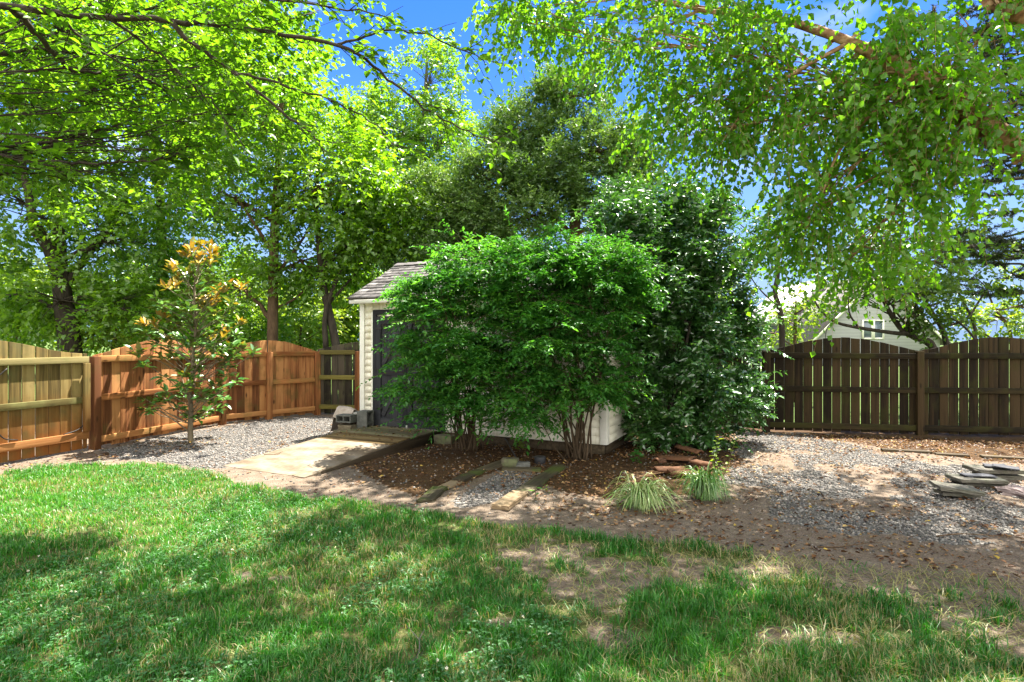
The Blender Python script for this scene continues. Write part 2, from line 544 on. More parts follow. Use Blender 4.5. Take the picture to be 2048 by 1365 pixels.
M['leaf_plum'] = leaf_mat('leaf_plum', ((0, (0.035, 0.030, 0.018)), (0.6, (0.065, 0.055, 0.028)), (1, (0.09, 0.11, 0.03))), 0.35, 0.05)
M['needle'] = leaf_mat('needle', ((0, (0.018, 0.030, 0.012)), (1, (0.045, 0.06, 0.022))), 0.2, 0.03)
M['blade'] = leaf_mat('grass_blade', ((0, (0.018, 0.115, 0.007)), (0.55, (0.034, 0.18, 0.010)), (0.80, (0.080, 0.27, 0.014)), (0.86, (0.24, 0.23, 0.085)), (1, (0.34, 0.30, 0.15))), 0.4, 0.03, 0.45, (1.4, 1.3, 0.4))
M['clover'] = leaf_mat('clover_leaf', ((0, (0.035, 0.12, 0.03)), (0.9, (0.07, 0.19, 0.05)), (0.92, (0.7, 0.68, 0.6)), (1, (0.75, 0.73, 0.66))), 0.35, 0.04)
M['liriope'] = leaf_mat('liriope_leaf', ((0, (0.04, 0.14, 0.018)), (0.5, (0.10, 0.23, 0.03)), (0.75, (0.32, 0.40, 0.14)), (1, (0.55, 0.56, 0.32))), 0.3, 0.06, 0.35, (1.2, 1.15, 0.6))
M['litter'] = leaf_mat('dead_leaf', ((0, (0.045, 0.018, 0.007)), (0.35, (0.14, 0.062, 0.022)), (0.7, (0.26, 0.14, 0.058)), (0.93, (0.34, 0.235, 0.12)), (1, (0.45, 0.31, 0.04))), 0.2, 0.03, 0.5, (1.1, 1.0, 0.7))


def gravel_mat():
    k = N('gravel_stone')
    col = k.ramp(k.attr('tint'), ((0, (0.045, 0.042, 0.038)), (0.5, (0.13, 0.123, 0.113)), (0.85, (0.24, 0.225, 0.205)), (1, (0.29, 0.23, 0.18))))
    return k.principled(col, 0.85, None, 0.3)


M['gravel'] = gravel_mat()


def ground_mat():
    k = N('ground_soil')
    co = k.n('ShaderNodeTexCoord').outputs['Object']
    big = k.noise(1.1, 6, co)
    mid = k.noise(9, 6, co)
    fine = k.noise(70, 4, co)
    soil = k.ramp(k.math('ADD', k.math('MULTIPLY', mid, 0.5), k.math('MULTIPLY', fine, 0.5)),
                  ((0.3, (0.070, 0.050, 0.034)), (0.5, (0.145, 0.110, 0.080)), (0.7, (0.24, 0.195, 0.15))))
    soil = k.mix(k.ramp(big, ((0.45, (0, 0, 0)), (0.65, (0.6,) * 3))), soil, (0.135, 0.098, 0.068))
    mulch = k.ramp(k.math('ADD', k.math('MULTIPLY', mid, 0.45), k.math('MULTIPLY', fine, 0.55)),
                   ((0.3, (0.022, 0.012, 0.005)), (0.5, (0.060, 0.033, 0.014)), (0.7, (0.12, 0.070, 0.032))))
    vo = k.n('ShaderNodeTexVoronoi', i_Scale=62.0); k.l(co, vo.inputs['Vector'])
    sep = k.n('ShaderNodeSeparateColor'); k.l(vo.outputs['Color'], sep.inputs[0])
    gr = k.ramp(sep.outputs[0], ((0.0, (0.045, 0.042, 0.038)), (0.5, (0.125, 0.118, 0.108)), (0.85, (0.22, 0.205, 0.185)), (1, (0.28, 0.24, 0.20))))
    gr = k.mix(k.ramp(vo.outputs['Distance'], ((0.3, (0, 0, 0)), (0.75, (0.65,) * 3))), gr, (0.09, 0.075, 0.06))
    turf = k.ramp(k.math('ADD', k.math('MULTIPLY', mid, 0.5), k.math('MULTIPLY', fine, 0.5)),
                  ((0.3, (0.035, 0.06, 0.012)), (0.5, (0.075, 0.085, 0.025)), (0.72, (0.17, 0.13, 0.065))))
    far = k.ramp(mid, ((0.3, (0.045, 0.09, 0.015)), (0.7, (0.11, 0.15, 0.04))))
    ragged = k.math('MULTIPLY', k.math('SUBTRACT', k.noise(6, 6, co, None, 0.7), 0.5), 1.1)

    def mask(name):
        a = k.math('ADD', k.attr(name), ragged)
        return k.ramp(a, ((0.42, (0, 0, 0)), (0.58, (1, 1, 1))))
    col = k.mix(mask('mulch'), soil, mulch)
    col = k.mix(mask('gravel'), col, gr)
    col = k.mix(mask('turf'), col, turf)
    col = k.mix(k.attr('far'), col, far)
    h = k.math('ADD', k.math('MULTIPLY', mid, 0.6), k.math('ADD', k.math('MULTIPLY', fine, 0.4), k.math('MULTIPLY', vo.outputs['Distance'], -0.4)))
    return k.principled(col, 0.95, k.bump(h, 0.7, 0.03), 0.15)


M['ground'] = ground_mat()

# ------------------------------------------------------------------ the ground
LAWN_EDGE = [(-400, 985), (0, 948), (130, 934), (300, 930), (420, 945), (500, 966), (580, 977), (650, 992), (760, 1006), (870, 1032),
             (1000, 1052), (1150, 1064), (1300, 1078), (1500, 1094), (1700, 1118), (1900, 1140), (2048, 1162), (2500, 1220)]
LAWN = [G(*p)[:2] for p in LAWN_EDGE] + [np.array((9, 0.3)), np.array((-9, 0.3))]
GRAV_L = [G(*p)[:2] for p in [(205, 903), (330, 875), (445, 852), (540, 840), (640, 832), (700, 845), (690, 875), (640, 890), (560, 912), (455, 938), (400, 938), (330, 926), (250, 915)]]
GRAV_R = [G(*p)[:2] for p in [(1470, 868), (1600, 868), (1720, 888), (1790, 912), (2048, 945), (2400, 985), (2400, 1060), (2048, 1085), (1850, 1082), (1700, 1070), (1580, 1045), (1500, 1000), (1455, 925)]]
GRAV_S = [G(*p)[:2] for p in [(905, 1005), (1010, 940), (1085, 945), (985, 1012), (920, 1020)]]
MULCH = [[G(*p)[:2] for p in q] for q in (
    [(705, 930), (880, 868), (1000, 850), (1300, 850), (1480, 860), (1470, 930), (1400, 990), (1230, 995), (1120, 985), (1000, 940), (860, 1000), (760, 970)],
    [(1480, 855), (1840, 862), (2500, 872), (2500, 955), (2048, 930), (1840, 905), (1700, 882), (1500, 868)],
    [(215, 903), (300, 885), (430, 878), (420, 897), (300, 914), (210, 912)])]
BARE = [(1470, 1165, 0.42, 0.20), (1235, 1272, 0.30, 0.14), (1600, 1275, 0.34, 0.12), (1890, 1150, 0.5, 0.14), (1760, 1120, 0.5, 0.12), (1330, 1150, .25, .12), (1900, 1220, .35, .16),
        (1990, 1165, 0.4, 0.12), (1400, 1110, 0.4, 0.10), (2010, 1280, 0.25, 0.12), (800, 1095, 0.16, 0.06), (1000, 1240, .18, .10), (560, 1155, .12, .06)]


def masks(x, y):
    w = (vnoise(np.stack((x * 1.3, y * 1.3), -1)) - 0.5) * 0.7
    w2 = (vnoise(np.stack((x * 1.3 + 40, y * 1.3 + 9), -1)) - 0.5) * 0.7
    lawn = in_poly(x + w * 0.7, y + w2 * 0.7, LAWN)
    patch = vnoise(np.stack((x * 2.1 + 11, y * 2.1), -1), 4)
    grav = in_poly(x + w * 0.5, y + w2 * 0.5, GRAV_L) | (in_poly(x + w, y + w2, GRAV_R) & (patch > .40)) | in_poly(x + w * .2, y + w2 * .2, GRAV_S)
    mul = np.zeros(x.shape, bool)
    for q in MULCH: mul |= in_poly(x + w * 0.6, y + w2 * 0.6, q)
    return lawn, grav, mul


def grass_density(x, y):
    """0..1 share of the ground the lawn covers"""
    lawn, _, _ = masks(x, y)
    n = vnoise(np.stack((x * 2.2 + 5, y * 2.2), -1), 4)
    n2 = vnoise(np.stack((x * 7 + 5, y * 7), -1), 3)
    right = np.clip((x + 0.4) / 3.2, 0, 1) * np.clip((y - 2.2) / 1.4, 0.15, 1)
    edge = np.clip((y - 3.2) / 1.6, 0, 1) * np.clip((x + 0.5) / 1.0, 0, 1)
    thr = 0.20 + 0.50 * right + 0.12 * edge
    d = np.clip((n * (.75 - .3 * right) + n2 * (.25 + .3 * right) - thr) / 0.16, 0, 1)
    for px, py, rx, ry in BARE:
        c = G(px, py); gq = .9 if px > 1250 else .6; rx *= gq; ry *= gq
        q = ((x - c[0]) / rx) ** 2 + ((y - c[1]) / (ry * 1.6)) ** 2 + (n - 0.5) * 2.4 + (n2 - .5) * 2.2
        d = d * np.clip((q - 0.1) / 1.5, 0.10, 1)
    return d * lawn


def ground():
    xs = np.concatenate(([-3000, -600, -150, -60, -30, -18, -12], np.arange(-9, 10.001, 0.05), [13, 18, 30, 60, 150, 600, 3000]))
    ys = np.concatenate(([-600, -60, -10, -3, -1], np.arange(0.2, 12.6, 0.05), [13, 14, 16, 20, 28, 45, 90, 300, 900, 3500]))
    X, Y = np.meshgrid(xs, ys)
    x, y = X.ravel(), Y.ravel()
    z = (vnoise(np.stack((x * 1.5, y * 1.5), -1), 4) - 0.5) * 0.05
    z += (vnoise(np.stack((x * 9, y * 9), -1), 2) - 0.5) * 0.014
    far_out = (np.abs(x) > 8.9) | (y > 12.4) | (y < 0.3)
    z[far_out] = 0.0
    lawn, grav, mul = masks(x, y)
    turf = np.clip(grass_density(x, y) * 1.3 + lawn * .25, 0, 1)
    far = (y > 12.5 - 0.27 * (x + 4) + 0.3) | (np.abs(x) > 9.1) | (y > 12.6)
    ny, nx = X.shape
    i = (np.arange(ny - 1)[:, None] * nx + np.arange(nx - 1)[None]).ravel()
    f = np.stack((i, i + 1, i + nx + 1, i + nx), -1)
    o = np_mesh('ground', np.stack((x, y, z), -1), [f], M['ground'], None,
                {'gravel': grav * 1.0, 'mulch': mul * 1.0, 'turf': turf, 'far': far * 1.0}, smooth=True)
    tag(o, kind='structure')


ground()


def gz(x, y):
    x = np.asarray(x, float); y = np.asarray(y, float)
    return (vnoise(np.stack((x * 1.5, y * 1.5), -1), 4) - 0.5) * 0.05 + (vnoise(np.stack((x * 9, y * 9), -1), 2) - 0.5) * 0.014


# ------------------------------------------------------------------ foliage helpers
def leaf_arrays(Pb, D, U, L, Wd, tint, six=False, fold=0.18):
    """folded leaves: base Pb, axis D, normal U. returns V, faces, tint"""
    n = len(Pb)
    D = norm(D)
    Sd = norm(np.cross(D, U))
    Un = np.cross(Sd, D)
    L = np.broadcast_to(L, (n,))[:, None]; Wd = np.broadcast_to(Wd, (n,))[:, None]
    if six:
        pts = [Pb, Pb + D * L * .3 + Sd * Wd * .5 + Un * Wd * fold, Pb + D * L * .66 + Sd * Wd * .40 + Un * Wd * fold * .6,
               Pb + D * L - Un * L * .12, Pb + D * L * .66 - Sd * Wd * .40 + Un * Wd * fold * .6, Pb + D * L * .3 - Sd * Wd * .5 + Un * Wd * fold]
        k = 6
        V = np.stack(pts, 1).reshape(-1, 3)
        b = np.arange(n) * 6
        f = np.concatenate((np.stack((b, b + 1, b + 2, b + 3), -1), np.stack((b, b + 3, b + 4, b + 5), -1)))
    else:
        pts = [Pb, Pb + D * L * .45 + Sd * Wd * .5 + Un * Wd * fold, Pb + D * L - Un * L * .1, Pb + D * L * .45 - Sd * Wd * .5 + Un * Wd * fold]
        k = 4
        V = np.stack(pts, 1).reshape(-1, 3)
        b = np.arange(n) * 4
        f = np.concatenate((np.stack((b, b + 1, b + 2), -1), np.stack((b, b + 2, b + 3), -1)))
    return V, f, np.repeat(tint, k)


def sprays(O, D, SL, k, ll, lw, droop=0.3, flat=0.7, tint0=None, tvar=0.5, six=False, hang=0.25, jit=0.35, t_start=0.12):
    """leaves set along short twigs. O,D (n,3) twig origin and direction, SL length"""
    n = len(O)
    D = norm(D)
    SL = np.broadcast_to(SL, (n,))
    t = (np.arange(k) + R.random((n, k))) / k * (1 - t_start) + t_start
    side = np.where((np.arange(k) % 2) == 0, 1.0, -1.0)[None, :, None]
    up = np.array((0, 0, 1.0))
    Sd = norm(np.cross(D, up) + R.normal(0, .1, (n, 3)))
    pos = O[:, None, :] + D[:, None, :] * (SL[:, None] * t)[..., None]
    pos[..., 2] -= droop * SL[:, None] * t ** 2
    ld = D[:, None, :] * 0.55 + Sd[:, None, :] * side * 0.85 + R.normal(0, jit, (n, k, 3))
    ld[..., 2] -= hang + droop * t * 0.6
    U = up * flat + R.normal(0, 0.45, (n, k, 3)) * (1.3 - flat)
    L = ll * R.uniform(.55, 1.3, (n, k))
    Wd = lw * L / ll * R.uniform(.8, 1.15, (n, k))
    if tint0 is None: tint0 = R.random(n)
    tt = np.clip(tint0[:, None] * (1 - tvar) + R.random((n, k)) * tvar, 0, 1)
    return leaf_arrays(pos.reshape(-1, 3), ld.reshape(-1, 3), U.reshape(-1, 3), L.ravel(), Wd.ravel(), tt.ravel(), six)


def curve(p0, p1, bend=0.15, n=7, sag=0.0):
    p0 = np.asarray(p0, float); p1 = np.asarray(p1, float)
    L = np.linalg.norm(p1 - p0)
    mid = (p0 + p1) / 2 + R.normal(0, bend * L * .5, 3) + np.array((0, 0, sag * L))
    t = np.linspace(0, 1, n)[:, None]
    c = (1 - t) ** 2 * p0 + 2 * t * (1 - t) * mid + t ** 2 * p1
    c[1:-1] += R.normal(0, 0.012 * L, (n - 2, 3))
    return c


def poly(pts, n=4):
    """smooth a polyline (Catmull-Rom)"""
    pts = np.asarray(pts, float)
    q = np.vstack((2 * pts[0] - pts[1], pts, 2 * pts[-1] - pts[-2]))
    out = []
    for i in range(1, len(q) - 2):
        for t in np.arange(n) / n:
            a, b, c, d = q[i - 1], q[i], q[i + 1], q[i + 2]
            out.append(0.5 * (2 * b + (c - a) * t + (2 * a - 5 * b + 4 * c - d) * t * t + (3 * b - a - 3 * c + d) * t ** 3))
    out.append(pts[-1])
    return np.array(out)


def interp(pts, t):
    pts = np.asarray(pts)
    s = np.concatenate(([0], np.cumsum(np.linalg.norm(np.diff(pts, axis=0), axis=1))))
    s /= s[-1]
    return np.array([np.interp(t, s, pts[:, i]) for i in range(3)])


def blob_crown(wood, trunk, blobs, clumps, spc, k, sl, ll, lw, droop=.3, flat=.6, hang=.25, six=False, twigs=True, outdir=0.8,
               updir=0.15, zflat=1.0, zsig=.75, stalk=0.0, rough=.56, sig=0.28, shell=0.62, limb_r=0.05, tbias=None, attach=(0.25, 0.95), tvar=.5, twig_r=.010):
    """blobs: (centre xyz, (rx,ry,rz)). each blob holds clumps of leafy twigs joined to the trunk by limbs. returns V,F,T lists"""
    LV, LF, LT, nn = [], [], [], 0
    tz0, tz1 = trunk[0][2], trunk[-1][2]
    for bi, (c, r) in enumerate(blobs):
        c = np.asarray(c, float); r = np.asarray(r, float)
        nc = max(4, int(clumps * (r[0] * r[1] * r[2]) ** (2 / 3.)))
        u = norm(R.normal(0, 1, (nc, 3)))
        lump = 1.0 + rough * (vnoise(u * 1.6 + bi * 7.7 + 3, 2) - .5)
        rad = (1 - shell * R.random(nc) ** 1.4) * lump
        cc = c + u * r * rad[:, None]
        # limb from trunk
        tt = np.clip((c[2] - 0.9 * np.linalg.norm(c[:2] - trunk[0][:2]) * .7 - tz0) / max(tz1 - tz0, .1), attach[0], attach[1])
        a = interp(trunk, tt)
        limb = curve(a, c, 0.18, 8, 0.04)
        wood.tube(limb, np.linspace(limb_r, limb_r * .35, 8), 6)
        if twigs:
            for q in cc:
                s = interp(limb, R.uniform(.45, 1))
                cv = curve(s, q, .22, 5)
                wood.tube(cv, np.linspace(twig_r * 1.5, twig_r * .35, 5), 4, cap=False)
        n = nc * spc
        ci = np.repeat(np.arange(nc), spc)
        rm = r.mean()
        O = cc[ci] + R.normal(0, sig * min(rm, 1.3) * .6, (n, 3)) * np.array((1, 1, zsig))
        D = (norm(O - c) * outdir + R.normal(0, .55, (n, 3))) * np.array((1, 1, zflat)) + np.array((0, 0, updir))
        ct = R.random(nc)
        t0 = np.clip(ct[ci] * .6 + R.random(n) * .4, 0, 1)
        if tbias is not None: t0 = np.clip(t0 + tbias(O), 0, 1)
        sln = sl * R.uniform(.6, 1.2, n)
        V, f, T = sprays(O, D, sln, k, ll, lw, droop, flat, t0, tvar, six, hang)
        if stalk:
            Dn = norm(D); tq = np.linspace(0, 1, 4)
            ps = O[:, None] + Dn[:, None] * (sln[:, None] * tq)[..., None]
            ps[..., 2] -= droop * sln[:, None] * tq ** 2
            sw = norm(np.cross(Dn, R.normal(0, 1, (n, 3)))) * stalk / 2
            sw2 = norm(np.cross(Dn, sw)) * stalk / 2
            for a_ in (sw, sw2):
                vv = np.stack((ps - a_[:, None], ps + a_[:, None]), 2).reshape(-1, 3)
                i0 = (np.arange(n)[:, None] * 8 + np.arange(3)[None] * 2).ravel()
                wood.add(vv, [np.stack((i0, i0 + 1, i0 + 3, i0 + 2), -1)])
        LV.append(V); LF.append(f + nn); LT.append(T); nn += len(V)
    return LV, LF, LT


def build_tree(name, label, cat, base, trunk_pts, trunk_r, blobs, leafm, barkm, group=None, extra=None, **kw):
    e = empty(name, base, 0, label, cat, group)
    b = np.asarray(base, float)
    wood = MB()
    tr = poly(trunk_pts, 4)
    rr = np.interp(np.linspace(0, 1, len(tr)), np.linspace(0, 1, len(trunk_r)), trunk_r)
    wood.tube(tr, rr, 10)
    if extra:
        for pts, rad in extra:
            q = poly(pts, 4)
            wood.tube(q, np.linspace(rad[0], rad[1], len(q)), 8)
    LV, LF, LT = blob_crown(wood, tr, blobs, **kw)
    for V in wood.V: V -= b
    wood.build('trunk', barkm, e, smooth=True)
    np_mesh('crown', np.concatenate(LV) - b, [np.concatenate(LF)], leafm, e, {'tint': np.concatenate(LT)})
    return e


def pb(px, py, Y, rx, ry, rd=None):
    """an ellipsoid of foliage seen at a pixel, radii in pixels at that distance"""
    s = Y / F
    return (P(px, py, Y), (rx * s, rd if rd else (rx + ry) / 2 * s, ry * s))


# ------------------------------------------------------------------ fences
def plank_profile_box(mb, x0, x1, z0, z1a, z1b, y0, y1, tint):
    v = np.array([(x0, y0, z0), (x1, y0, z0), (x1, y1, z0), (x0, y1, z0), (x0, y0, z1a), (x1, y0, z1b), (x1, y1, z1b), (x0, y1, z1a)])
    f = np.array([(0, 3, 2, 1), (4, 5, 6, 7), (0, 1, 5, 4), (1, 2, 6, 5), (2, 3, 7, 6), (3, 0, 4, 7)])
    mb.add(v, [f], tint)


def bay(par, p0, p1, mats, shoulder, peak, arch=(0.0, 1.0), bw=0.142, gap=(0.004, 0.012), rails=(1.22, 0.68, 0.12), rail_m=None, lowz=0.03, post_w=.1,
        rail_h=.09, rail_off=None):
    """boards on the far side, three rails on the yard side. local x runs p0 -> p1, -y faces the yard"""
    p0 = np.asarray(p0, float); p1 = np.asarray(p1, float)
    L = np.linalg.norm(p1 - p0)
    ang = math.atan2(p1[1] - p0[1], p1[0] - p0[0])
    mb = MB()
    x = 0.0
    while x < L - 0.01:
        w = min(bw * rnd.uniform(.93, 1.05), L - x)
        if w < .03: break
        def top(q):
            t = arch[0] + (arch[1] - arch[0]) * q / L
            return shoulder + (peak - shoulder) * max(0.0, math.sin(math.pi * min(1.0, max(0.0, t)))) ** 1.2
        j = rnd.uniform(-.008, .008)
        yo = rnd.uniform(-.006, .006)
        plank_profile_box(mb, x, x + w, lowz + rnd.uniform(-.015, .015), top(x) + j, top(x + w) + j, 0.022 + yo, 0.042 + yo, rnd.random())
        x += w + rnd.uniform(*gap)
    pn = mb.build('board_panel', mats[0], par, bevel=0.0035)
    pn.location = (p0[0], p0[1], 0); pn.rotation_euler = (0, 0, ang)
    for i, rz in enumerate(rails):
        rb = MB()
        x0, x1 = post_w * .5 + .003, L - post_w * .5 - .003
        rb.box(((x0 + x1) / 2, 0, 0), (x1 - x0, .038, rail_h), tint=rnd.random())
        m = mats[1] if not rail_m else rail_m[i]
        ro = rb.build('rail', m, par, bevel=0.005)
        ro.location = (p0[0], p0[1], rz); ro.rotation_euler = (0, rnd.uniform(-.004, .004), ang)


def post(par, p, h, m, w=0.095, ang=0.0, label=None):
    mb = MB()
    mb.box((0, 0, h / 2 - .05), (w, w, h + .1), tint=rnd.random())
    o = mb.build('post', m, par, bevel=0.006)
    o.location = (p[0], p[1], 0); o.rotation_euler = (rnd.uniform(-.008, .008), rnd.uniform(-.008, .008), ang)
    return o


LF0 = np.array((-5.77, 7.87)); LF1 = np.array((-5.22, 10.24)); LF2 = np.array((-4.66, 10.90)); LF3 = np.array((-3.98, 11.62))
fl = empty('fence', (0, 0, 0), 0, 'reddish brown wooden privacy fence behind the young magnolia', 'fence')
a01 = math.atan2(*(LF1 - LF0)[::-1]); a23 = math.atan2(*(LF3 - LF1)[::-1])
mr = (M['fence_red'], M['fence_red_h'])
bay(fl, LF0, LF1, mr, 1.30, 1.52, gap=(.001, .004), rails=(1.25, .71, .13))
bay(fl, LF1, LF2, mr, 1.30, 1.52, (0, .5), gap=(.001, .005), rails=(1.25, .71, .13))
bay(fl, LF2, LF3, mr, 1.30, 1.52, (.5, 1), gap=(.001, .006), rails=(1.25, .71, .13))
for p, a in ((LF0, a01), (LF1, a01), (LF2, a23), (LF3, a23)):
    post(fl, p, 1.285, M['fence_red'], .105, a)

gt0 = LF0 - np.array((.31, .95)) * 1.32; gt1 = LF0 - np.array((.31, .95)) * .09
ga = math.atan2(*(gt1 - gt0)[::-1])
gate = empty('gate', (gt0[0], gt0[1], 0), ga, 'weathered olive wooden gate with orange stained foot at left edge', 'gate')
gl = np.linalg.norm(gt1 - gt0)
gm = MB(); x = 0
while x < gl - .02:
    w = min(.135 * rnd.uniform(.94, 1.05), gl - x)
    tp = lambda q: 1.33 + .19 * (0.5 + 0.5 * math.cos(math.pi * min(1, max(0, q / gl))))
    plank_profile_box(gm, x, x + w, .035, tp(x), tp(x + w), .022, .04, rnd.random())
    x += w + rnd.uniform(.006, .017)
gm.build('board_panel', M['gate'], gate, bevel=.003)
for z, h, m in ((1.245, .085, 'gate_h'), (.70, .085, 'gate_h'), (.215, .10, 'gate_low')):
    rb = MB(); rb.box((gl / 2, 0, 0), (gl, .038, h), tint=rnd.random()); o = rb.build('rail', M[m], gate, bevel=.005); o.location = (0, 0, z)
for xx in (.05, gl - .05):
    for za, zb in ((.27, .655), (.745, 1.2)):
        pass
    rb = MB(); rb.box((xx, -.0385, .735), (.085, .036, .93), tint=rnd.random()); rb.build('stile', M['gate'], gate, bevel=.005)
# rubber seal cord drooping across two corners of the gate
for pts in ([(gl - .02, -.03, .55), (gl - .06, -.03, .40), (gl - .16, -.03, .31), (gl - .34, -.03, .275)],
            [(.12, -.03, .62), (.14, -.03, .45), (.22, -.03, .33), (.36, -.03, .29)],
            [(.10, -.03, .98), (.16, -.03, 1.08), (.25, -.03, 1.17)]):
    cb = MB(); cb.tube(poly(pts), .007, 6)
    cb.build('brace_wire', M['iron'], gate, smooth=True)
gp = gt0 - np.array((.31, .95)) * .09
gpo = MB(); gpo.box((0, 0, .66), (.1, .1, 1.42), tint=.6); o = gpo.build('gate_post', M['fence_red'], None, bevel=.006)
o.location = (gp[0], gp[1], 0); o.rotation_euler = (0, 0, ga); tag(o, 'wooden post carrying the hinge side of the olive gate', 'post')

ge0 = gp - np.array((.31, .95)) * 4.6
bay(fl, gp - np.array((.31, .95)) * 2.35, gp, mr, 1.30, 1.52, gap=(.001, .005), rails=(1.25, .71, .13))
bay(fl, ge0, gp - np.array((.31, .95)) * 2.35, mr, 1.30, 1.52, gap=(.001, .005), rails=(1.25, .71, .13))
post(fl, gp - np.array((.31, .95)) * 2.35, 1.285, M['fence_red'], .105, ga)

fb = empty('fence', (0, 0, 0), 0, 'dark mossy plank fence across the back of the yard', 'fence')
BP = [LF3, (-3.12, 11.50), (-0.9, 11.42), (1.75, 10.5), (4.2, 9.40), (6.47, 9.03), (8.74, 8.70)]
BP = [np.array(p) for p in BP]
md = (M['fence_dark'], M['fence_dark_h']); mg = (M['fence_grey'], M['fence_olive_h'])
for i in range(len(BP) - 1):
    if i == 0:
        bay(fb, BP[0], BP[1], mg, 1.33, 1.48, (.0, .45), gap=(.002, .02), rails=(1.27, .76, .16))
    elif i == 1:
        bay(fb, BP[1], BP[2], mg, 1.33, 1.5, gap=(.002, .02), rails=(1.27, .76, .16))
    else:
        bay(fb, BP[i], BP[i + 1], md, 1.34, 1.56, gap=(.005, .018), rails=(1.265, .72, .12), bw=.135)
    if i > 0:
        d = BP[i + 1] - BP[i]
        post(fb, BP[i], 1.335 if i > 2 else 1.29, M['fence_dark'] if i > 1 else M['fence_red'], .10, math.atan2(d[1], d[0]))

# ------------------------------------------------------------------ shed
SA = np.array((-2.46, 9.28)); SB = np.array((1.24, 7.50))
SU = (SB - SA) / np.linalg.norm(SB - SA); SL = float(np.linalg.norm(SB - SA)); SD = np.array((-SU[1], SU[0]))
SANG = math.atan2(SU[1], SU[0]); DEP = 2.1; Z0 = .13; ZE = 2.27; RIDGE = 2.84
shed = empty('shed', (SA[0], SA[1], 0), SANG, 'cream clapboard garden shed with dark double doors and shingled roof', 'shed')
# local: x along the front, y towards the back, front face at y=0
DX0, DX1, DTOP = .275, 1.60, 1.90


def lap_courses(mb, x0, x1, z0, z1, yf, exp=.108, face=-1, axis='x', lim=None):
    z = z0
    while z < z1 - 1e-4:
        t = min(z + exp, z1)
        a0, a1 = (x0, x1) if lim is None else lim(z, t)
        if a1 - a0 > .02:
            tl = rnd.random()
            pts = []
            for (q, zz, th) in ((a0, z, .015), (a1, z, .015), (a1, t + .002, .003), (a0, t + .002, .003)):
                pts.append((q, yf + face * th, zz) if axis == 'x' else (yf + face * th, q, zz))
            bk = [(q[0], yf, q[2]) if axis == 'x' else (yf, q[1], q[2]) for q in pts]
            v = np.array(pts + bk)
            f = np.array([(0, 1, 2, 3), (0, 4, 5, 1), (1, 5, 6, 2), (2, 6, 7, 3), (3, 7, 4, 0)])
            mb.add(v, [f], tl)
        z = t


fw = MB()
lap_courses(fw, .085, DX0 - .02, Z0, 2.235, 0)
lap_courses(fw, DX1 + .02, SL - .085, Z0, 2.235, 0)
lap_courses(fw, DX0 - .02, DX1 + .02, Z0 + .108 * 17, 2.235, 0)
fw.box((SL / 2, .03, (Z0 + 2.23) / 2), (SL - .01, .05, 2.23 - Z0))
fw.build('front_wall', M['siding'], shed)
rw = MB()
lap_courses(rw, .085, DEP - .085, Z0, 2.235, SL, face=1, axis='y')
gl_ = lambda z, t: (max(.02, (t - 2.235) / (RIDGE - 2.235) * DEP / 2), min(DEP - .02, DEP - (t - 2.235) / (RIDGE - 2.235) * DEP / 2))
lap_courses(rw, 0, DEP, 2.235, RIDGE - .03, SL, face=1, axis='y', lim=gl_)
rw.box((SL - .03, DEP / 2, (Z0 + 2.23) / 2), (.05, DEP - .1, 2.23 - Z0))
rw.build('side_wall', M['siding'], shed)
lw_ = MB()
lap_courses(lw_, .085, DEP - .085, Z0, 2.235, 0, face=-1, axis='y')
lap_courses(lw_, 0, DEP, 2.235, RIDGE - .03, 0, face=-1, axis='y', lim=gl_)
lw_.box((.03, DEP / 2, (Z0 + 2.23) / 2), (.05, DEP - .1, 2.23 - Z0))
lw_.build('side_wall', M['siding'], shed)
bw_ = MB(); lap_courses(bw_, .03, SL - .03, Z0, 2.235, DEP, face=1); bw_.box((SL / 2, DEP - .03, (Z0 + 2.23) / 2), (SL - .12, .05, 2.23 - Z0))
bw_.build('back_wall', M['siding'], shed)
for cx, cy in ((0, 0), (SL, 0), (0, DEP), (SL, DEP)):
    c = MB()
    sx = 1 if cx == 0 else -1; sy = 1 if cy == 0 else -1
    c.box((cx + sx * .032, cy - sy * .010, (Z0 + 2.235) / 2), (.092, .022, 2.235 - Z0))
    c.box((cx - sx * .010, cy + sy * .043, (Z0 + 2.235) / 2), (.022, .082, 2.235 - Z0))
    c.build('corner_board', M['trim'], shed, bevel=.003)
sk = MB()
for c, s in (((SL / 2, .035, .06), (SL - .06, .05, .13)), ((SL - .035, DEP / 2, .06), (.05, DEP - .13, .13)), ((.035, DEP / 2, .06), (.05, DEP - .13, .13)), ((SL / 2, DEP - .035, .06), (SL - .06, .05, .13))):
    sk.box(c, s, tint=rnd.random())
sk.build('skirt', M['old_timber'], shed)
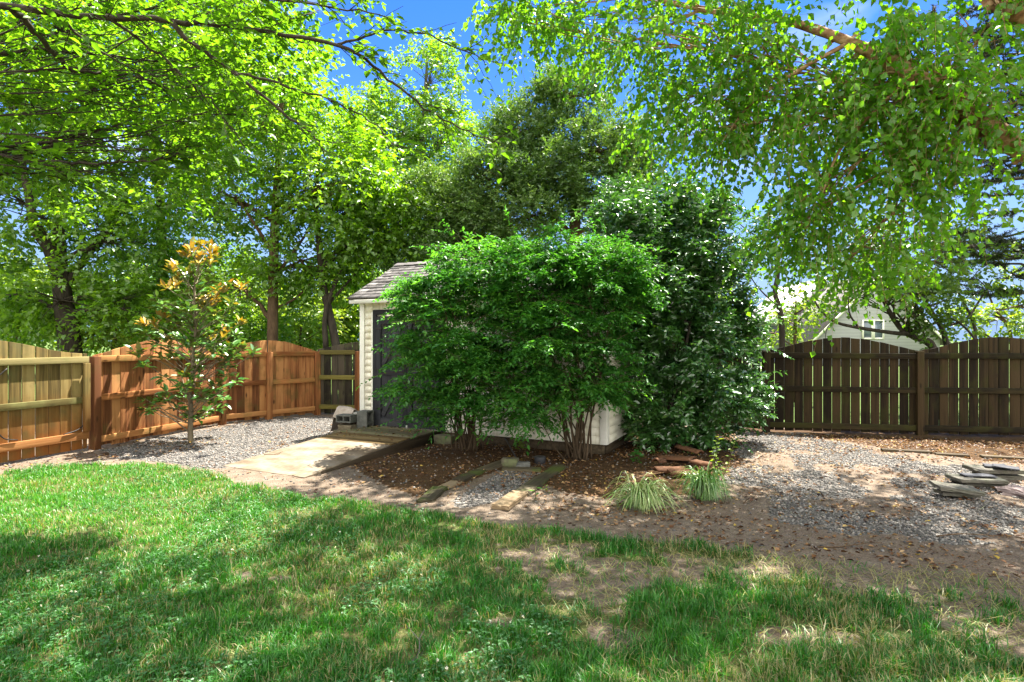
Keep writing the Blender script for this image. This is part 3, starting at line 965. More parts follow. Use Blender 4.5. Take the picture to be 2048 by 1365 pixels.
# roof slopes with shingle courses
OVF, OVS = .22, .07
pitch = math.atan2(RIDGE - ZE, DEP / 2)
zs = ZE - OVF * math.tan(pitch) + .03
rf = MB()
sl_len = (DEP / 2 + OVF) / math.cos(pitch)
for side in (0, 1):
    def loc(x, s, h):       # s distance up the slope, h height off it
        y = -OVF + s * math.cos(pitch) - h * math.sin(pitch)
        z = zs + s * math.sin(pitch) + h * math.cos(pitch)
        return (x, y if side == 0 else DEP - y, z)
    v = [loc(x, s, h) for x in (-OVS, SL + OVS) for s in (0, sl_len) for h in (-.03, 0)]
    v = np.array(v)
    f = np.array([(0, 1, 3, 2), (4, 6, 7, 5), (0, 4, 5, 1), (2, 3, 7, 6), (0, 2, 6, 4), (1, 5, 7, 3)])
    rf.add(v, [f], .3)
    s = -.02; row = 0
    while s < sl_len - .02:
        x = -OVS - .015 - (row % 2) * .08
        while x < SL + OVS + .01:
            w = rnd.uniform(.12, .24)
            xa, xb = max(x, -OVS - .015), min(x + w, SL + OVS + .015)
            if xb - xa > .02:
                th = rnd.uniform(.008, .02); s1 = min(s + .17, sl_len + .01); e = rnd.uniform(-.012, .012)
                v = np.array([loc(xa, s + e, .002), loc(xb, s + e + rnd.uniform(-.008, .008), .002), loc(xb, s1, .004), loc(xa, s1, .004),
                              loc(xa, s + e, th), loc(xb, s + e, th * rnd.uniform(.7, 1.5)), loc(xb, s1, .006), loc(xa, s1, .006)])
                f = np.array([(0, 3, 2, 1), (4, 5, 6, 7), (0, 1, 5, 4), (1, 2, 6, 5), (2, 3, 7, 6), (3, 0, 4, 7)])
                rf.add(v, [f], rnd.random())
            x += w + .004
        s += .125; row += 1
roof = rf.build('roof', M['shingle'], shed)
rc = MB()
for i in range(int(SL / .22) + 2):
    x = -OVS + i * .22
    rc.tube([(x, DEP / 2 - .10, RIDGE + .0), (x, DEP / 2, RIDGE + .062), (x, DEP / 2 + .10, RIDGE + .0)], .001, 3)
    v = np.array([(x, DEP / 2 - .12, RIDGE + .005), (x + .25, DEP / 2 - .12, RIDGE - .002), (x + .25, DEP / 2, RIDGE + .055), (x, DEP / 2, RIDGE + .066), (x + .25, DEP / 2 + .12, RIDGE - .002), (x, DEP / 2 + .12, RIDGE + .005)])
    rc.add(v, [np.array([(0, 1, 2, 3), (3, 2, 4, 5)])], rnd.random())
rc.build('ridge_cap', M['shingle'], roof)
fa = MB(); fa.box((SL / 2, -OVF + .022, zs - .055), (SL + 2 * OVS, .022, .06)); fa.build('fascia', M['trim'], shed)
so = MB(); so.box((SL / 2, -OVF / 2 + .015, zs - .035), (SL + 2 * OVS - .01, OVF - .03, .015)); so.build('soffit', M['trim'], shed)
# doors
df = MB()
df.box((DX0 + .02, -.012, (Z0 + DTOP) / 2 + .01), (.075, .034, DTOP - Z0 + .02)); df.box((DX1 - .02, -.012, (Z0 + DTOP) / 2 + .01), (.075, .034, DTOP - Z0 + .02))
df.box(((DX0 + DX1) / 2, -.0125, DTOP + .06), (DX1 - DX0 + .03, .035, .08))
df.build('door_frame', M['door'], shed, bevel=.003)
dwid = (DX1 - DX0 - .124) / 2
for q in (0, 1):
    dx = DX0 + .062 + q * (dwid + .004)
    d = MB(); x = 0
    while x < dwid - .01:
        w = min(.098, dwid - x - .001)
        d.box((dx + x + w / 2, -.008, (Z0 + .02 + DTOP) / 2), (w, .02, DTOP - Z0 - .03), tint=rnd.random()); x += w + .003
    dob = d.build('door', M['door'], shed, bevel=.002)
    fr = MB(); y = -.029
    for cx in (dx + .045, dx + dwid - .045):
        fr = MB(); fr.box((cx, y, (Z0 + DTOP) / 2 + .005), (.085, .02, DTOP - Z0 - .04), tint=rnd.random())
        fr.build('stile', M['door'], dob, bevel=.003)
    for cz in (Z0 + .085, 1.02, DTOP - .075):
        r2 = MB(); r2.box((dx + dwid / 2, y - .001, cz), (dwid - .176, .021, .12), tint=rnd.random())
        r2.build('crosspiece', M['door_h'], dob, bevel=.003)
    for za, zb in ((Z0 + .15, .955), (1.085, DTOP - .14)):
        L2 = math.hypot(dwid - .21, zb - za); an = math.atan2(zb - za, dwid - .21)
        if q: an = math.pi - an
        Mr = np.array(((math.cos(an), 0, -math.sin(an)), (0, 1, 0), (math.sin(an), 0, math.cos(an))))
        br = MB(); br.box((dx + dwid / 2, y + .001, (za + zb) / 2), (L2 - .09, .018, .075), Mr, tint=rnd.random())
        br.build('brace', M['door_h'], dob, bevel=.003)
    hx = dx + .0 if q == 0 else dx + dwid
    for cz in (Z0 + .3, 1.05, DTOP - .2):
        hg = MB(); hg.box((hx + (.05 if q == 0 else -.05), -.042, cz), (.12, .005, .03))
        hg.build('hinge', M['iron'], dob, bevel=.001)
hd = MB(); hx = DX0 + .062 + dwid - .03
hd.tube([(hx, -.04, 1.0), (hx, -.075, 1.01), (hx, -.075, 1.11), (hx, -.04, 1.12)], .007, 6); hd.build('handle', M['iron'], shed)
st_ = MB(); st_.tube([(hx + .035, -.05, Z0 + .01), (hx + .035, -.05, Z0 + .06)], .016, 10); st_.build('door_stop', M['white_board'], shed, smooth=True)
# white casing to the left of the doors
ca = MB(); ca.box((DX0 - .0345, -.010, (Z0 + DTOP + .07) / 2), (.03, .03, DTOP + .07 - Z0)); ca.build('casing', M['trim'], shed, bevel=.002)

# ------------------------------------------------------------------ ramp before the doors (local frame of the shed front)
ramp = empty('ramp', (SA[0], SA[1], 0), SANG, 'low wooden ramp leading up to the shed doors', 'ramp')
RX0, RX1 = .22, 1.50
RLEN = 2.68


def rz_(y):     # height of the ramp top at distance y before the shed
    return .145 if y < .72 else max(.012, .145 - (y - .72) * .133 / (RLEN - .72))


def slab(mb, x0, x1, ya, yb, th, tint):
    v = []
    for yy in (ya, yb):
        for zz in (rz_(yy), rz_(yy) - th):
            for xx in (x0, x1): v.append((xx, -yy, zz))
    v = np.array(v)
    f = np.array([(0, 4, 5, 1), (2, 3, 7, 6), (0, 1, 3, 2), (4, 6, 7, 5), (0, 2, 6, 4), (1, 5, 7, 3)])
    mb.add(v, [f], tint)


a = MB(); y = .03
while y < .70:
    slab(a, RX0 + rnd.uniform(-.01, .01), RX1 + rnd.uniform(-.01, .02), y, y + .135, .03, rnd.random()); y += .139
a.build('landing', M['landing'], ramp, bevel=.003)
a = MB(); y = .73
for w in (.14, .14, .14): slab(a, RX0 - .01 + rnd.uniform(-.01, .01), RX1 - .02 + rnd.uniform(-.02, .02), y, y + w - .005, .03, rnd.random()); y += w
a.build('ramp_boards', M['ramp_board'], ramp, bevel=.003)
a = MB()
slab(a, RX0 - .02, RX1 - .01, y + .02, 1.78, .03, .2); slab(a, RX0 - .03, RX1 + .0, 1.785, RLEN, .03, .8)
a.build('ramp_sheet', M['ramp_sheet'], ramp, bevel=.003)
for xx in (RX0 - .03, RX1 + .01):
    a = MB()
    v = []
    for yy in (.0, .72, RLEN - .25):
        for zz in (rz_(yy) - .012, -.04):
            for xo in (xx - .02, xx + .02): v.append((xo, -yy, zz))
    v = np.array(v)
    fs = []
    for i in (0, 4):
        fs += [(i, i + 1, i + 5, i + 4), (i + 2, i + 6, i + 7, i + 3), (i, i + 4, i + 6, i + 2), (i + 1, i + 3, i + 7, i + 5)]
    fs += [(0, 2, 3, 1), (8, 9, 11, 10)]
    a.add(v, [np.array(fs)], rnd.random())
    a.build('side_board', M['old_timber'], ramp)

# ------------------------------------------------------------------ blocks, planks, pavers
def rough_box(name, size, mat, loc, rot=(0, 0, 0), bevel=.006, jit=.004, label=None, cat=None, group=None, hollow=False, sub=2):
    bm = bmesh.new()
    bmesh.ops.create_cube(bm, size=1.0)
    for v in bm.verts: v.co = Vector((v.co.x * size[0], v.co.y * size[1], v.co.z * size[2]))
    if sub: bmesh.ops.subdivide_edges(bm, edges=bm.edges[:], cuts=sub, use_grid_fill=True)
    for v in bm.verts:
        v.co += Vector((rnd.gauss(0, jit), rnd.gauss(0, jit), rnd.gauss(0, jit * .5)))
    sharp = [e for e in bm.edges if len(e.link_faces) == 2 and e.calc_face_angle() > .9]
    bmesh.ops.bevel(bm, geom=sharp, offset=bevel, segments=2, affect='EDGES')
    me = bpy.data.meshes.new(name); bm.to_mesh(me); bm.free()
    at = me.attributes.new('tint', 'FLOAT', 'POINT'); at.data.foreach_set('value', np.full(len(me.vertices), rnd.random(), dtype=np.float32))
    me.materials.append(mat)
    o = bpy.data.objects.new(name, me); COL.objects.link(o)
    o.location = loc; o.rotation_euler = rot
    return tag(o, label, cat, group)


def hollow_block(name, mat, loc, rot, label):
    """two-core concrete block, cores along local z"""
    L, Wd, H, t = .39, .19, .19, .032
    mb = MB()
    mb.box((0, -Wd / 2 + t / 2, 0), (L, t, H)); mb.box((0, Wd / 2 - t / 2, 0), (L, t, H))
    for x in (-L / 2 + t / 2, 0, L / 2 - t / 2): mb.box((x, 0, 0), (t, Wd - 2 * t, H - .004))
    o = mb.build(name, mat, None, bevel=.003)
    o.location = loc; o.rotation_euler = rot
    return tag(o, label, 'concrete block', None)


bs = G(692, 874)
ba = SANG + .05
def BL(dx, dy, z):
    d = rotz(ba) @ np.array((dx, dy, 0))
    return (bs[0] + d[0], bs[1] + d[1] + .10, z)


rough_box('concrete_slab', (.42, .22, .095), M['concrete_tan'], BL(0, .0, .045), (0, 0, ba + .1), label='tan concrete slab lying lowest in the pile beside the ramp', cat='concrete block')
rough_box('concrete_block', (.27, .17, .085), M['concrete_tan'], BL(.0, .0, .135), (0, 0, ba - .05), label='tan solid block on the slab under the grey hollow block', cat='concrete block')
hollow_block('concrete_block', M['concrete'], BL(-.02, .0, .1785 + .097), (math.pi / 2, 0, ba + .04), 'grey hollow concrete block lying on top of the small pile').scale = (.72, .62, 1)
hollow_block('concrete_block', M['concrete'], BL(.24, .13, .20), (0, math.pi / 2, ba), 'grey hollow concrete block standing on end by the shed siding')
wb0 = BL(-.10, .27, 0)
for i in range(7):
    rough_box('board_offcut', (.27, .20, .017), M['white_board'], (wb0[0] + rnd.uniform(-.015, .015), wb0[1] + rnd.uniform(-.015, .015), .225 + i * .0185),
              (0, 0, ba + rnd.uniform(-.08, .08)), bevel=.002, jit=.001, sub=0, label='thin white board offcut in the stack behind the concrete blocks', cat='board', group='white board offcuts stacked by the shed')
rough_box('crate', (.28, .21, .21), M['old_timber'], (wb0[0], wb0[1], .108), (0, 0, ba), label='low dark wooden box under the stack of white boards', cat='crate')
# burlap cloth draped
def cloth():
    nx, ny = 26, 22
    u, v = np.meshgrid(np.linspace(0, 1, nx), np.linspace(0, 1, ny))
    x = (u - .55) * .52; y = (v - .5) * .34
    h = .44 - 1.9 * np.clip(.16 - u * .42, 0, 1) ** 1.0 * 2.4
    h = np.where(u < .38, .44 - (.38 - u) * 1.15, .44 - (u - .38) * .10)
    h = h - 2.2 * (v - .5) ** 2 * .3
    n = vnoise(np.stack((u * 4, v * 4), -1), 3)
    h = np.maximum(.02, h + (n - .5) * .11)
    x = x * np.where(u < .38, .75, 1) + (vnoise(np.stack((u * 5 + 9, v * 5), -1)) - .5) * .06
    V = np.stack((x, y, h), -1).reshape(-1, 3)
    i = (np.arange(ny - 1)[:, None] * nx + np.arange(nx - 1)[None]).ravel()
    o = np_mesh('burlap_cloth', V, [np.stack((i, i + 1, i + nx + 1, i + nx), -1)], M['burlap'], None, None, True)
    sd = o.modifiers.new('thick', 'SOLIDIFY'); sd.thickness = .012
    ss = o.modifiers.new('smooth', 'SUBSURF'); ss.levels = 1; ss.render_levels = 1
    o.location = (wb0[0] - .17, wb0[1] + .04, 0); o.rotation_euler = (0, 0, ba)
    tag(o, 'crumpled tan burlap cloth slumped over the white boards', 'cloth')


cloth()
jar = MB(); jar.tube([(0, 0, .0), (0, 0, .1), (0, 0, .12)], [.045, .05, .04], 14)
jo = jar.build('jar', M['white_board'], None, smooth=True); q_ = BL(.13, .42, .0); jo.location = (q_[0], q_[1], .27)
tag(jo, 'small pale jar behind the upright grey block', 'jar')
rough_box('concrete_block', (.2, .2, .27), M['concrete'], (q_[0], q_[1], .135), (0, 0, .4), label='grey block under the small pale jar beside the shed', cat='concrete block')

# two lines of boards laid in the soil
def plank(pa, pb_, w, th, mat, label, z=.012, tilt=0.0, cat='plank', grp='planks laid in two lines in the soil'):
    pa = np.asarray(pa); pb_ = np.asarray(pb_)
    L = np.linalg.norm(pb_ - pa); c = (pa + pb_) / 2
    an = math.atan2(pb_[1] - pa[1], pb_[0] - pa[0]) - math.pi / 2
    o = rough_box('plank', (w, L, th), mat, (c[0], c[1], float(gz(c[0], c[1])) + z), (tilt, rnd.uniform(-.03, .03), an), bevel=.006, jit=.002, sub=3, label=label, cat=cat, group=grp)
    return o


def g2(px, py): return G(px, py)[:2]


plank(g2(850, 1008), g2(880, 979), .155, .035, M['plank_moss'], 'dull grey plank at the near end of the left plank line')
plank(g2(884, 976), g2(914, 962), .15, .03, M['plank_new'], 'pale half buried plank second in the left plank line', .002)
plank(g2(916, 963), g2(962, 943), .15, .03, M['plank_moss'], 'mossy grey plank third in the left plank line')
plank(g2(964, 943), g2(1022, 921), .15, .035, M['plank_moss'], 'bright mossy plank at the far end of the left plank line', .015)
plank(g2(1000, 1023), g2(1040, 993), .165, .045, M['plank_new'], 'bare tan plank at the near end of the right plank line', .022)
plank(g2(1042, 994), g2(1062, 979), .16, .035, M['plank_moss'], 'greyish plank second in the right plank line', .014)
plank(g2(1061, 981), g2(1084, 962), .165, .04, M['plank_moss'], 'mossy plank third in the right plank line', .02)
plank(g2(1082, 962), g2(1121, 934), .165, .035, M['plank_moss'], 'olive plank at the far end of the right plank line')
plank(g2(1004, 940), g2(1082, 941), .13, .035, M['plank_moss'], 'mossy short plank lying crosswise between both plank lines', .01)
rough_box('concrete_block', (.19, .12, .10), M['concrete_moss'], G(1021, 925, .04), (0, 0, -.25), label='mossy block at the far end of the left plank line', cat='concrete block')
rough_box('concrete_block', (.16, .10, .07), M['concrete'], G(1046, 930, .02), (0, 0, .1), label='small grey block half buried beside the mossy block', cat='concrete block')
pot = MB(); pot.tube([(0, 0, -.03), (0, 0, .07), (0, 0, .085), (0, 0, .086)], [.065, .07, .066, .03], 20)
po = pot.build('plant_pot', M['dark_plastic'], None, smooth=True); po.location = G(1080, 927, .0)
tag(po, 'small dark grey plastic pot in the mulch before the shrub', 'pot')
hs_ = MB(); hs_.tube(poly([G(1000, 868, .12), G(1012, 880, .1), G(1026, 905, .04), G(1040, 925, .02), G(1060, 926, .03)], 6), .009, 8)
tag(hs_.build('hose', M['dark_plastic'], None, smooth=True), 'thin dark hose running down into the mulch under the shrub', 'hose')
cu = MB(); cu.box((.1, .06, .05), (.28, .10, .12)); cb_ = rotz(SANG)
rough_box('concrete_block', (.30, .16, .13), M['concrete_moss'], tuple(SA + SU * 1.72 - SD * .17) + (.05,), (0, 0, SANG), label='pale green block under the shed wall at the ramp corner', cat='concrete block')

# flagstones at the right
def flag(px, py, z, size, ang, mat, label, tilt=(0, 0)):
    p = G(px, py, z)
    size = (size[0] * .80, size[1] * .80, size[2] * .72); z *= .74
    return rough_box('paving_stone', size, mat, p, (tilt[0], tilt[1], ang), bevel=.003, jit=.0035, sub=3, label=label, cat='paving stone', group='stacked flagstones by the back fence')


flag(1913, 986, .035, (.40, .22, .05), -.18, M['paver'], 'tan offcut stone under the tilted front flagstone')
flag(1913, 977, .088, (.47, .27, .05), -.20, M['paver'], 'greenish flagstone tilted at the front of the paving heap', (.06, .10))
flag(1957, 965, .03, (.50, .32, .05), -.10, M['paver'], 'tan flagstone at the bottom of the middle paving stack')
flag(1952, 958, .08, (.54, .34, .045), -.13, M['paver'], 'tan flagstone topped with a blue slate in the middle stack')
flag(1955, 951, .112, (.36, .15, .018), -.18, M['slate'], 'blue grey slate lying on the middle paving stack')
flag(2002, 951, .035, (.52, .34, .06), -.05, M['paver'], 'mossy flagstone at the bottom of the rear paving stack')
flag(1986, 939, .098, (.56, .36, .055), -.10, M['paver'], 'mossy flagstone on top of the rear paving stack')
flag(1992, 932, .135, (.26, .20, .014), -.5, M['slate'], 'grey slate shard lying flat on the rear paving stack')
flag(2012, 934, .152, (.27, .17, .014), -.62, M['slate'], 'grey slate shard overlapping another on the rear stack', (.04, .06))
rough_box('rock', (.34, .30, .07), M['pink_rock'], G(2046, 985, .02), (0, .05, .5), bevel=.02, jit=.014, sub=3, label='pale pinkish flat rock before the paving heap', cat='rock')
for (xa, ya, xb, yb, lb) in ((1764, 903, 1862, 908, 'grey edging timber nearest the middle of the back fence'), (1870, 910, 1938, 914, 'grey edging timber just behind the paving stacks'), (1962, 914, 2090, 921, 'grey edging timber running off the right side')):
    plank(g2(xa, ya), g2(xb, yb), .12, .07, M['old_timber'], lb, -.008, cat='timber', grp='edging timbers before the back fence').name = 'edging_timber'

# curls of bark beneath the laurel
for i, (px, py, L, w, an) in enumerate(((1352, 925, .42, .16, -.45), (1378, 912, .34, .15, -.9), (1340, 948, .36, .16, .2), (1318, 935, .22, .12, .9), (1362, 955, .30, .13, .1), (1400, 940, .25, .12, -.3))):
    nx, ny = 9, 7
    u, v = np.meshgrid(np.linspace(-.5, .5, nx), np.linspace(-.5, .5, ny))
    jag = (vnoise(np.stack((u * 6 + i * 5, v * 6), -1)) - .5)
    V = np.stack((u * L * (1 + jag * .4), v * w * (1 + jag * .5), .05 - v * v * .16 + jag * .03 + .02), -1).reshape(-1, 3)
    ii = (np.arange(ny - 1)[:, None] * nx + np.arange(nx - 1)[None]).ravel()
    o = np_mesh('bark_strip', V, [np.stack((ii, ii + 1, ii + nx + 1, ii + nx), -1)], M['bark_piece'], None, None, True)
    sd = o.modifiers.new('thick', 'SOLIDIFY'); sd.thickness = .014
    p = G(px, py); o.location = (p[0], p[1], .01 + .03 * (i % 2)); o.rotation_euler = (rnd.uniform(-.15, .15), rnd.uniform(-.12, .12), an)
    tag(o, 'reddish brown curl of dead bark beneath the dark evergreen shrub', 'bark', 'curls of fallen bark')

# ------------------------------------------------------------------ neighbour's house beyond the fence
def vinyl():
    k = N('grey_vinyl')
    w = k.n('ShaderNodeTexWave', wave_type='BANDS', bands_direction='Z', wave_profile='SAW', i_Scale=1.6, i_Distortion=0.0)
    k.l(k.n('ShaderNodeTexCoord').outputs['Object'], w.inputs[0])
    col = k.ramp(w.outputs['Fac'], ((0.0, (0.20, 0.20, 0.22)), (0.12, (0.31, 0.31, 0.33)), (1, (0.36, 0.36, 0.375))))
    return k.principled(col, 0.6, k.bump(w.outputs['Fac'], .4, .02))


M['vinyl'] = vinyl()
M['glass'] = N('window_glass').principled((0.10, 0.13, 0.16), 0.08, None, 0.8)
HY = 35.0
hb = P(1800, 730, HY)
house = empty('house', (hb[0], HY, 0), 0, 'grey clapboard house with white gable trim beyond the back fence', 'house')
def hx(px): return (px - 1800) / F * HY
def hz(py): return CAMH - (py - 682.5) / F * HY
xl, xr, xa = hx(1622), hx(1880), hx(1751)
ze, za = hz(680), hz(553)
hw = MB()
v = np.array([(xl, 0, -.2), (xr, 0, -.2), (xr, 0, ze), (xa, 0, za), (xl, 0, ze), (xl, 9, -.2), (xr, 9, -.2), (xr, 9, ze), (xa, 9, za), (xl, 9, ze)])
hw.add(v, [np.array([(0, 1, 2, 3, 4)]), np.array([(9, 8, 7, 6, 5)]), np.array([(0, 5, 6, 1), (1, 6, 7, 2), (0, 4, 9, 5)])])
hw.build('wall', M['vinyl'], house)
hr = MB()
for (x0, z0, x1, z1) in ((xl - .4, ze - .35, xa, za + .03), (xr + .4, ze - .35, xa, za + .03)):
    n_ = np.array((-(z1 - z0), x1 - x0)); n_ = n_ / np.linalg.norm(n_) * .14 * (1 if x1 > x0 else -1)
    v = np.array([(x0, -.35, z0), (x1, -.35, z1), (x1 + 0, -.35, z1 + abs(n_[1]) * 1.2), (x0 + n_[0], -.35, z0 + n_[1])])
    v2 = v + np.array((0, 9.7, 0))
    hr.add(np.vstack((v, v2)), [np.array([(3, 2, 1, 0), (4, 5, 6, 7), (0, 1, 5, 4), (1, 2, 6, 5), (2, 3, 7, 6), (3, 0, 4, 7)])], .5)
hro = hr.build('roof', M['shingle'], house)
ht = MB()
for (x0, z0, x1, z1) in ((xl - .4, ze - .35, xa, za + .03), (xr + .4, ze - .35, xa, za + .03)):
    v = np.array([(x0, -.38, z0 - .16), (x1, -.38, z1 - .16), (x1, -.38, z1 + .04), (x0, -.38, z0 + .04)])
    v2 = v + np.array((0, .025, 0))
    ht.add(np.vstack((v, v2)), [np.array([(0, 1, 2, 3), (7, 6, 5, 4), (0, 4, 5, 1), (1, 5, 6, 2), (2, 6, 7, 3), (3, 7, 4, 0)])])
ht.build('rake_board', M['trim'], hro)
wx0, wx1, wz0, wz1 = hx(1723), hx(1767), hz(679), hz(640)
wf = MB()
for q in (0, 1):
    a0 = wx0 + q * (wx1 - wx0) / 2; a1 = a0 + (wx1 - wx0) / 2
    for c, s in ((((a0 + .05), -.04, (wz0 + wz1) / 2), (.1, .08, wz1 - wz0)), ((a1 - .05, -.04, (wz0 + wz1) / 2), (.1, .08, wz1 - wz0)),
                 (((a0 + a1) / 2, -.04, wz1 - .04), (a1 - a0 - .2, .07, .08)), (((a0 + a1) / 2, -.04, wz0 + .05), (a1 - a0 - .2, .07, .1)), (((a0 + a1) / 2, -.03, (wz0 + wz1) / 2), (a1 - a0 - .2, .05, .05))):
        wf.box(c, s)
wfo = wf.build('window', M['trim'], house)
wg = MB(); wg.box(((wx0 + wx1) / 2, -.012, (wz0 + wz1) / 2), (wx1 - wx0 - .05, .02, wz1 - wz0 - .05)); wg.build('pane', M['glass'], wfo)
# rear wing with a second parallel gable slope
ww = MB()
x0, x1, x2 = hx(1650), hx(1740), hx(1860)
v = np.array([(x0, 5, -.2), (x2, 5, -.2), (x2, 5, hz(615)), (x1, 5, hz(548)), (x0, 5, hz(632)), (x0, 12, -.2), (x2, 12, -.2), (x2, 12, hz(615)), (x1, 12, hz(548)), (x0, 12, hz(632))])
ww.add(v, [np.array([(0, 1, 2, 3, 4)]), np.array([(9, 8, 7, 6, 5)]), np.array([(0, 5, 6, 1), (1, 6, 7, 2), (0, 4, 9, 5)])])
ww.build('rear_wall', M['vinyl'], house)
wr = MB()
v = np.array([(x0 - .3, 4.7, hz(642)), (x1, 4.7, hz(546)), (x1, 4.7, hz(538)), (x0 - .3, 4.7, hz(634))]); v2 = v + np.array((0, 7.5, 0))
wr.add(np.vstack((v, v2)), [np.array([(0, 1, 2, 3), (7, 6, 5, 4), (0, 4, 5, 1), (1, 5, 6, 2), (2, 6, 7, 3), (3, 7, 4, 0)])])
wr.build('rake_board', M['trim'], house)

# ------------------------------------------------------------------ trees beyond the fence, left
WOODS = 'trees beyond the left fence'


def base_at(px, Y):
    return ((px - 1024) / F * Y, Y, 0.0)


def trunk_px(pts, Y, foot):
    b = np.array(base_at(foot, Y))
    return [b] + [P(x, y, Y + d) for x, y, d in pts]


WK = dict(clumps=26, spc=13, k=9, sl=.55, ll=.125, lw=.075, droop=.3, flat=.55, hang=.3, sig=.30, limb_r=.06)
build_tree('deciduous_tree', 'large tree with thick dark forked trunk behind the olive gate', 'tree', base_at(140, 12.5),
           trunk_px([(140, 690, 0), (128, 610, 0), (121, 550, 0), (118, 480, 0), (115, 400, 0), (98, 250, .2), (90, 60, .3)], 12.5, 145), (.25, .22, .18, .14, .11, .09, .05),
           [pb(60, 190, 12.5, 150, 130), pb(40, 400, 12.2, 105, 75), pb(170, 320, 13, 130, 100), pb(235, 470, 12.6, 110, 90), pb(120, 600, 12.2, 120, 55),
            pb(20, 590, 12.5, 70, 60), pb(255, 620, 12.5, 100, 55), pb(150, 60, 13, 160, 120)],
           M['leaf_wood'], M['bark_dark'], WOODS,
           extra=[(trunk_px([(100, 497, -.2), (70, 455, -.4), (58, 395, -.5), (20, 200, -.6)], 12.5, 122)[1:], (.13, .05)),
                  ([P(122, 565, 12.5), P(100, 497, 12.3), P(70, 455, 12.1)], (.15, .13)),
                  ([P(124, 580, 12.5), P(175, 510, 12.8), P(240, 420, 13.2), P(290, 300, 13.5)], (.10, .04))], **WK)
build_tree('deciduous_tree', 'slim pale trunked tree standing between the forked tree and the straight dark one', 'tree', base_at(332, 15),
           trunk_px([(330, 680, 0), (325, 520, 0), (320, 400, 0), (305, 220, 0), (300, 40, 0)], 15, 334), (.16, .14, .12, .10, .07, .04),
           [pb(290, 140, 15, 150, 130), pb(420, 260, 15, 130, 110), pb(330, 410, 15, 100, 80), pb(390, 560, 15, 95, 85), pb(420, 70, 15.5, 130, 110), pb(270, 560, 15, 90, 80)],
           M['leaf_wood'], M['bark_grey'], WOODS, **WK)
build_tree('deciduous_tree', 'tree with one straight dark trunk rising above the arched fence top', 'tree', base_at(545, 13),
           trunk_px([(545, 690, 0), (546, 600, 0), (548, 500, 0), (552, 400, 0), (560, 280, 0), (565, 130, 0)], 13, 545), (.14, .12, .11, .095, .07, .04),
           [pb(540, 250, 13, 140, 110), pb(470, 400, 13, 105, 85), pb(640, 370, 13, 115, 95), pb(610, 520, 13.4, 105, 70), pb(465, 570, 14, 85, 70), pb(540, 130, 14, 100, 90)],
           M['leaf_wood'], M['bark_brown'], WOODS,
           extra=[([P(547, 560, 13), P(590, 500, 13.2), P(640, 430, 13.5)], (.05, .02)), ([P(548, 510, 13), P(510, 450, 12.8), P(470, 390, 12.7)], (.05, .02)), ([P(546, 620, 13), P(600, 590, 13.2), P(660, 520, 13.4)], (.035, .012))], **WK)
build_tree('deciduous_tree', 'twin leaning trunks tree just left of the shed roof', 'tree', base_at(688, 13.3),
           trunk_px([(672, 690, 0), (655, 610, 0), (645, 560, 0), (638, 480, 0), (632, 400, 0), (640, 300, .2)], 13.3, 690), (.11, .10, .09, .08, .06, .03),
           [pb(690, 430, 13.5, 100, 80), pb(760, 490, 14, 95, 65), pb(640, 560, 14, 70, 50), pb(740, 350, 14, 110, 85), pb(820, 450, 14, 90, 80)],
           M['leaf_wood'], M['bark_dark'], WOODS,
           extra=[([P(652, 700, 13.2), P(652, 620, 13.2), P(690, 520, 13.4), P(730, 430, 13.8)], (.07, .03)), ([P(655, 610, 13.3), P(700, 560, 13.5), P(750, 500, 13.8)], (.045, .015))], **WK)
WK2 = dict(WK, clumps=24, flat=.35, hang=.5)
build_tree('poplar_tree', 'tall airy tree whose top reaches the blue sky above the shed', 'tree', base_at(820, 17),
           trunk_px([(825, 640, 0), (835, 450, 0), (845, 280, 0), (855, 110, 0)], 17, 820), (.2, .17, .13, .09, .03),
           [pb(860, 160, 17, 60, 65), pb(800, 270, 17, 95, 85), pb(890, 280, 17, 65, 80), pb(720, 260, 17, 75, 65), pb(830, 390, 17, 110, 80)],
           M['leaf_wood'], M['bark_grey'], WOODS, **WK2)
build_tree('evergreen_tree', 'tall olive green evergreen with small leaves directly behind the shed', 'tree', base_at(1140, 13.4),
           trunk_px([(1145, 600, 0), (1150, 450, 0), (1152, 330, 0), (1145, 190, 0)], 13.4, 1140), (.2, .17, .13, .08, .03),
           [pb(1140, 185, 13.4, 70, 55), pb(1050, 260, 13.4, 85, 65), pb(1185, 300, 13, 95, 75), pb(990, 370, 13, 110, 70), pb(1255, 330, 13.4, 60, 55), pb(905, 420, 13.8, 90, 70),
            pb(1060, 430, 13, 90, 55), pb(1235, 410, 13, 70, 50), pb(1110, 350, 12.8, 80, 60), pb(960, 480, 14, 120, 50), pb(850, 520, 14, 90, 60)],
           M['leaf_holly'], M['bark_brown'], None, clumps=64, spc=24, k=10, sl=.32, ll=.085, lw=.040, droop=-.05, flat=.3, hang=-.2, sig=.24, limb_r=.05, updir=.5, shell=.7)
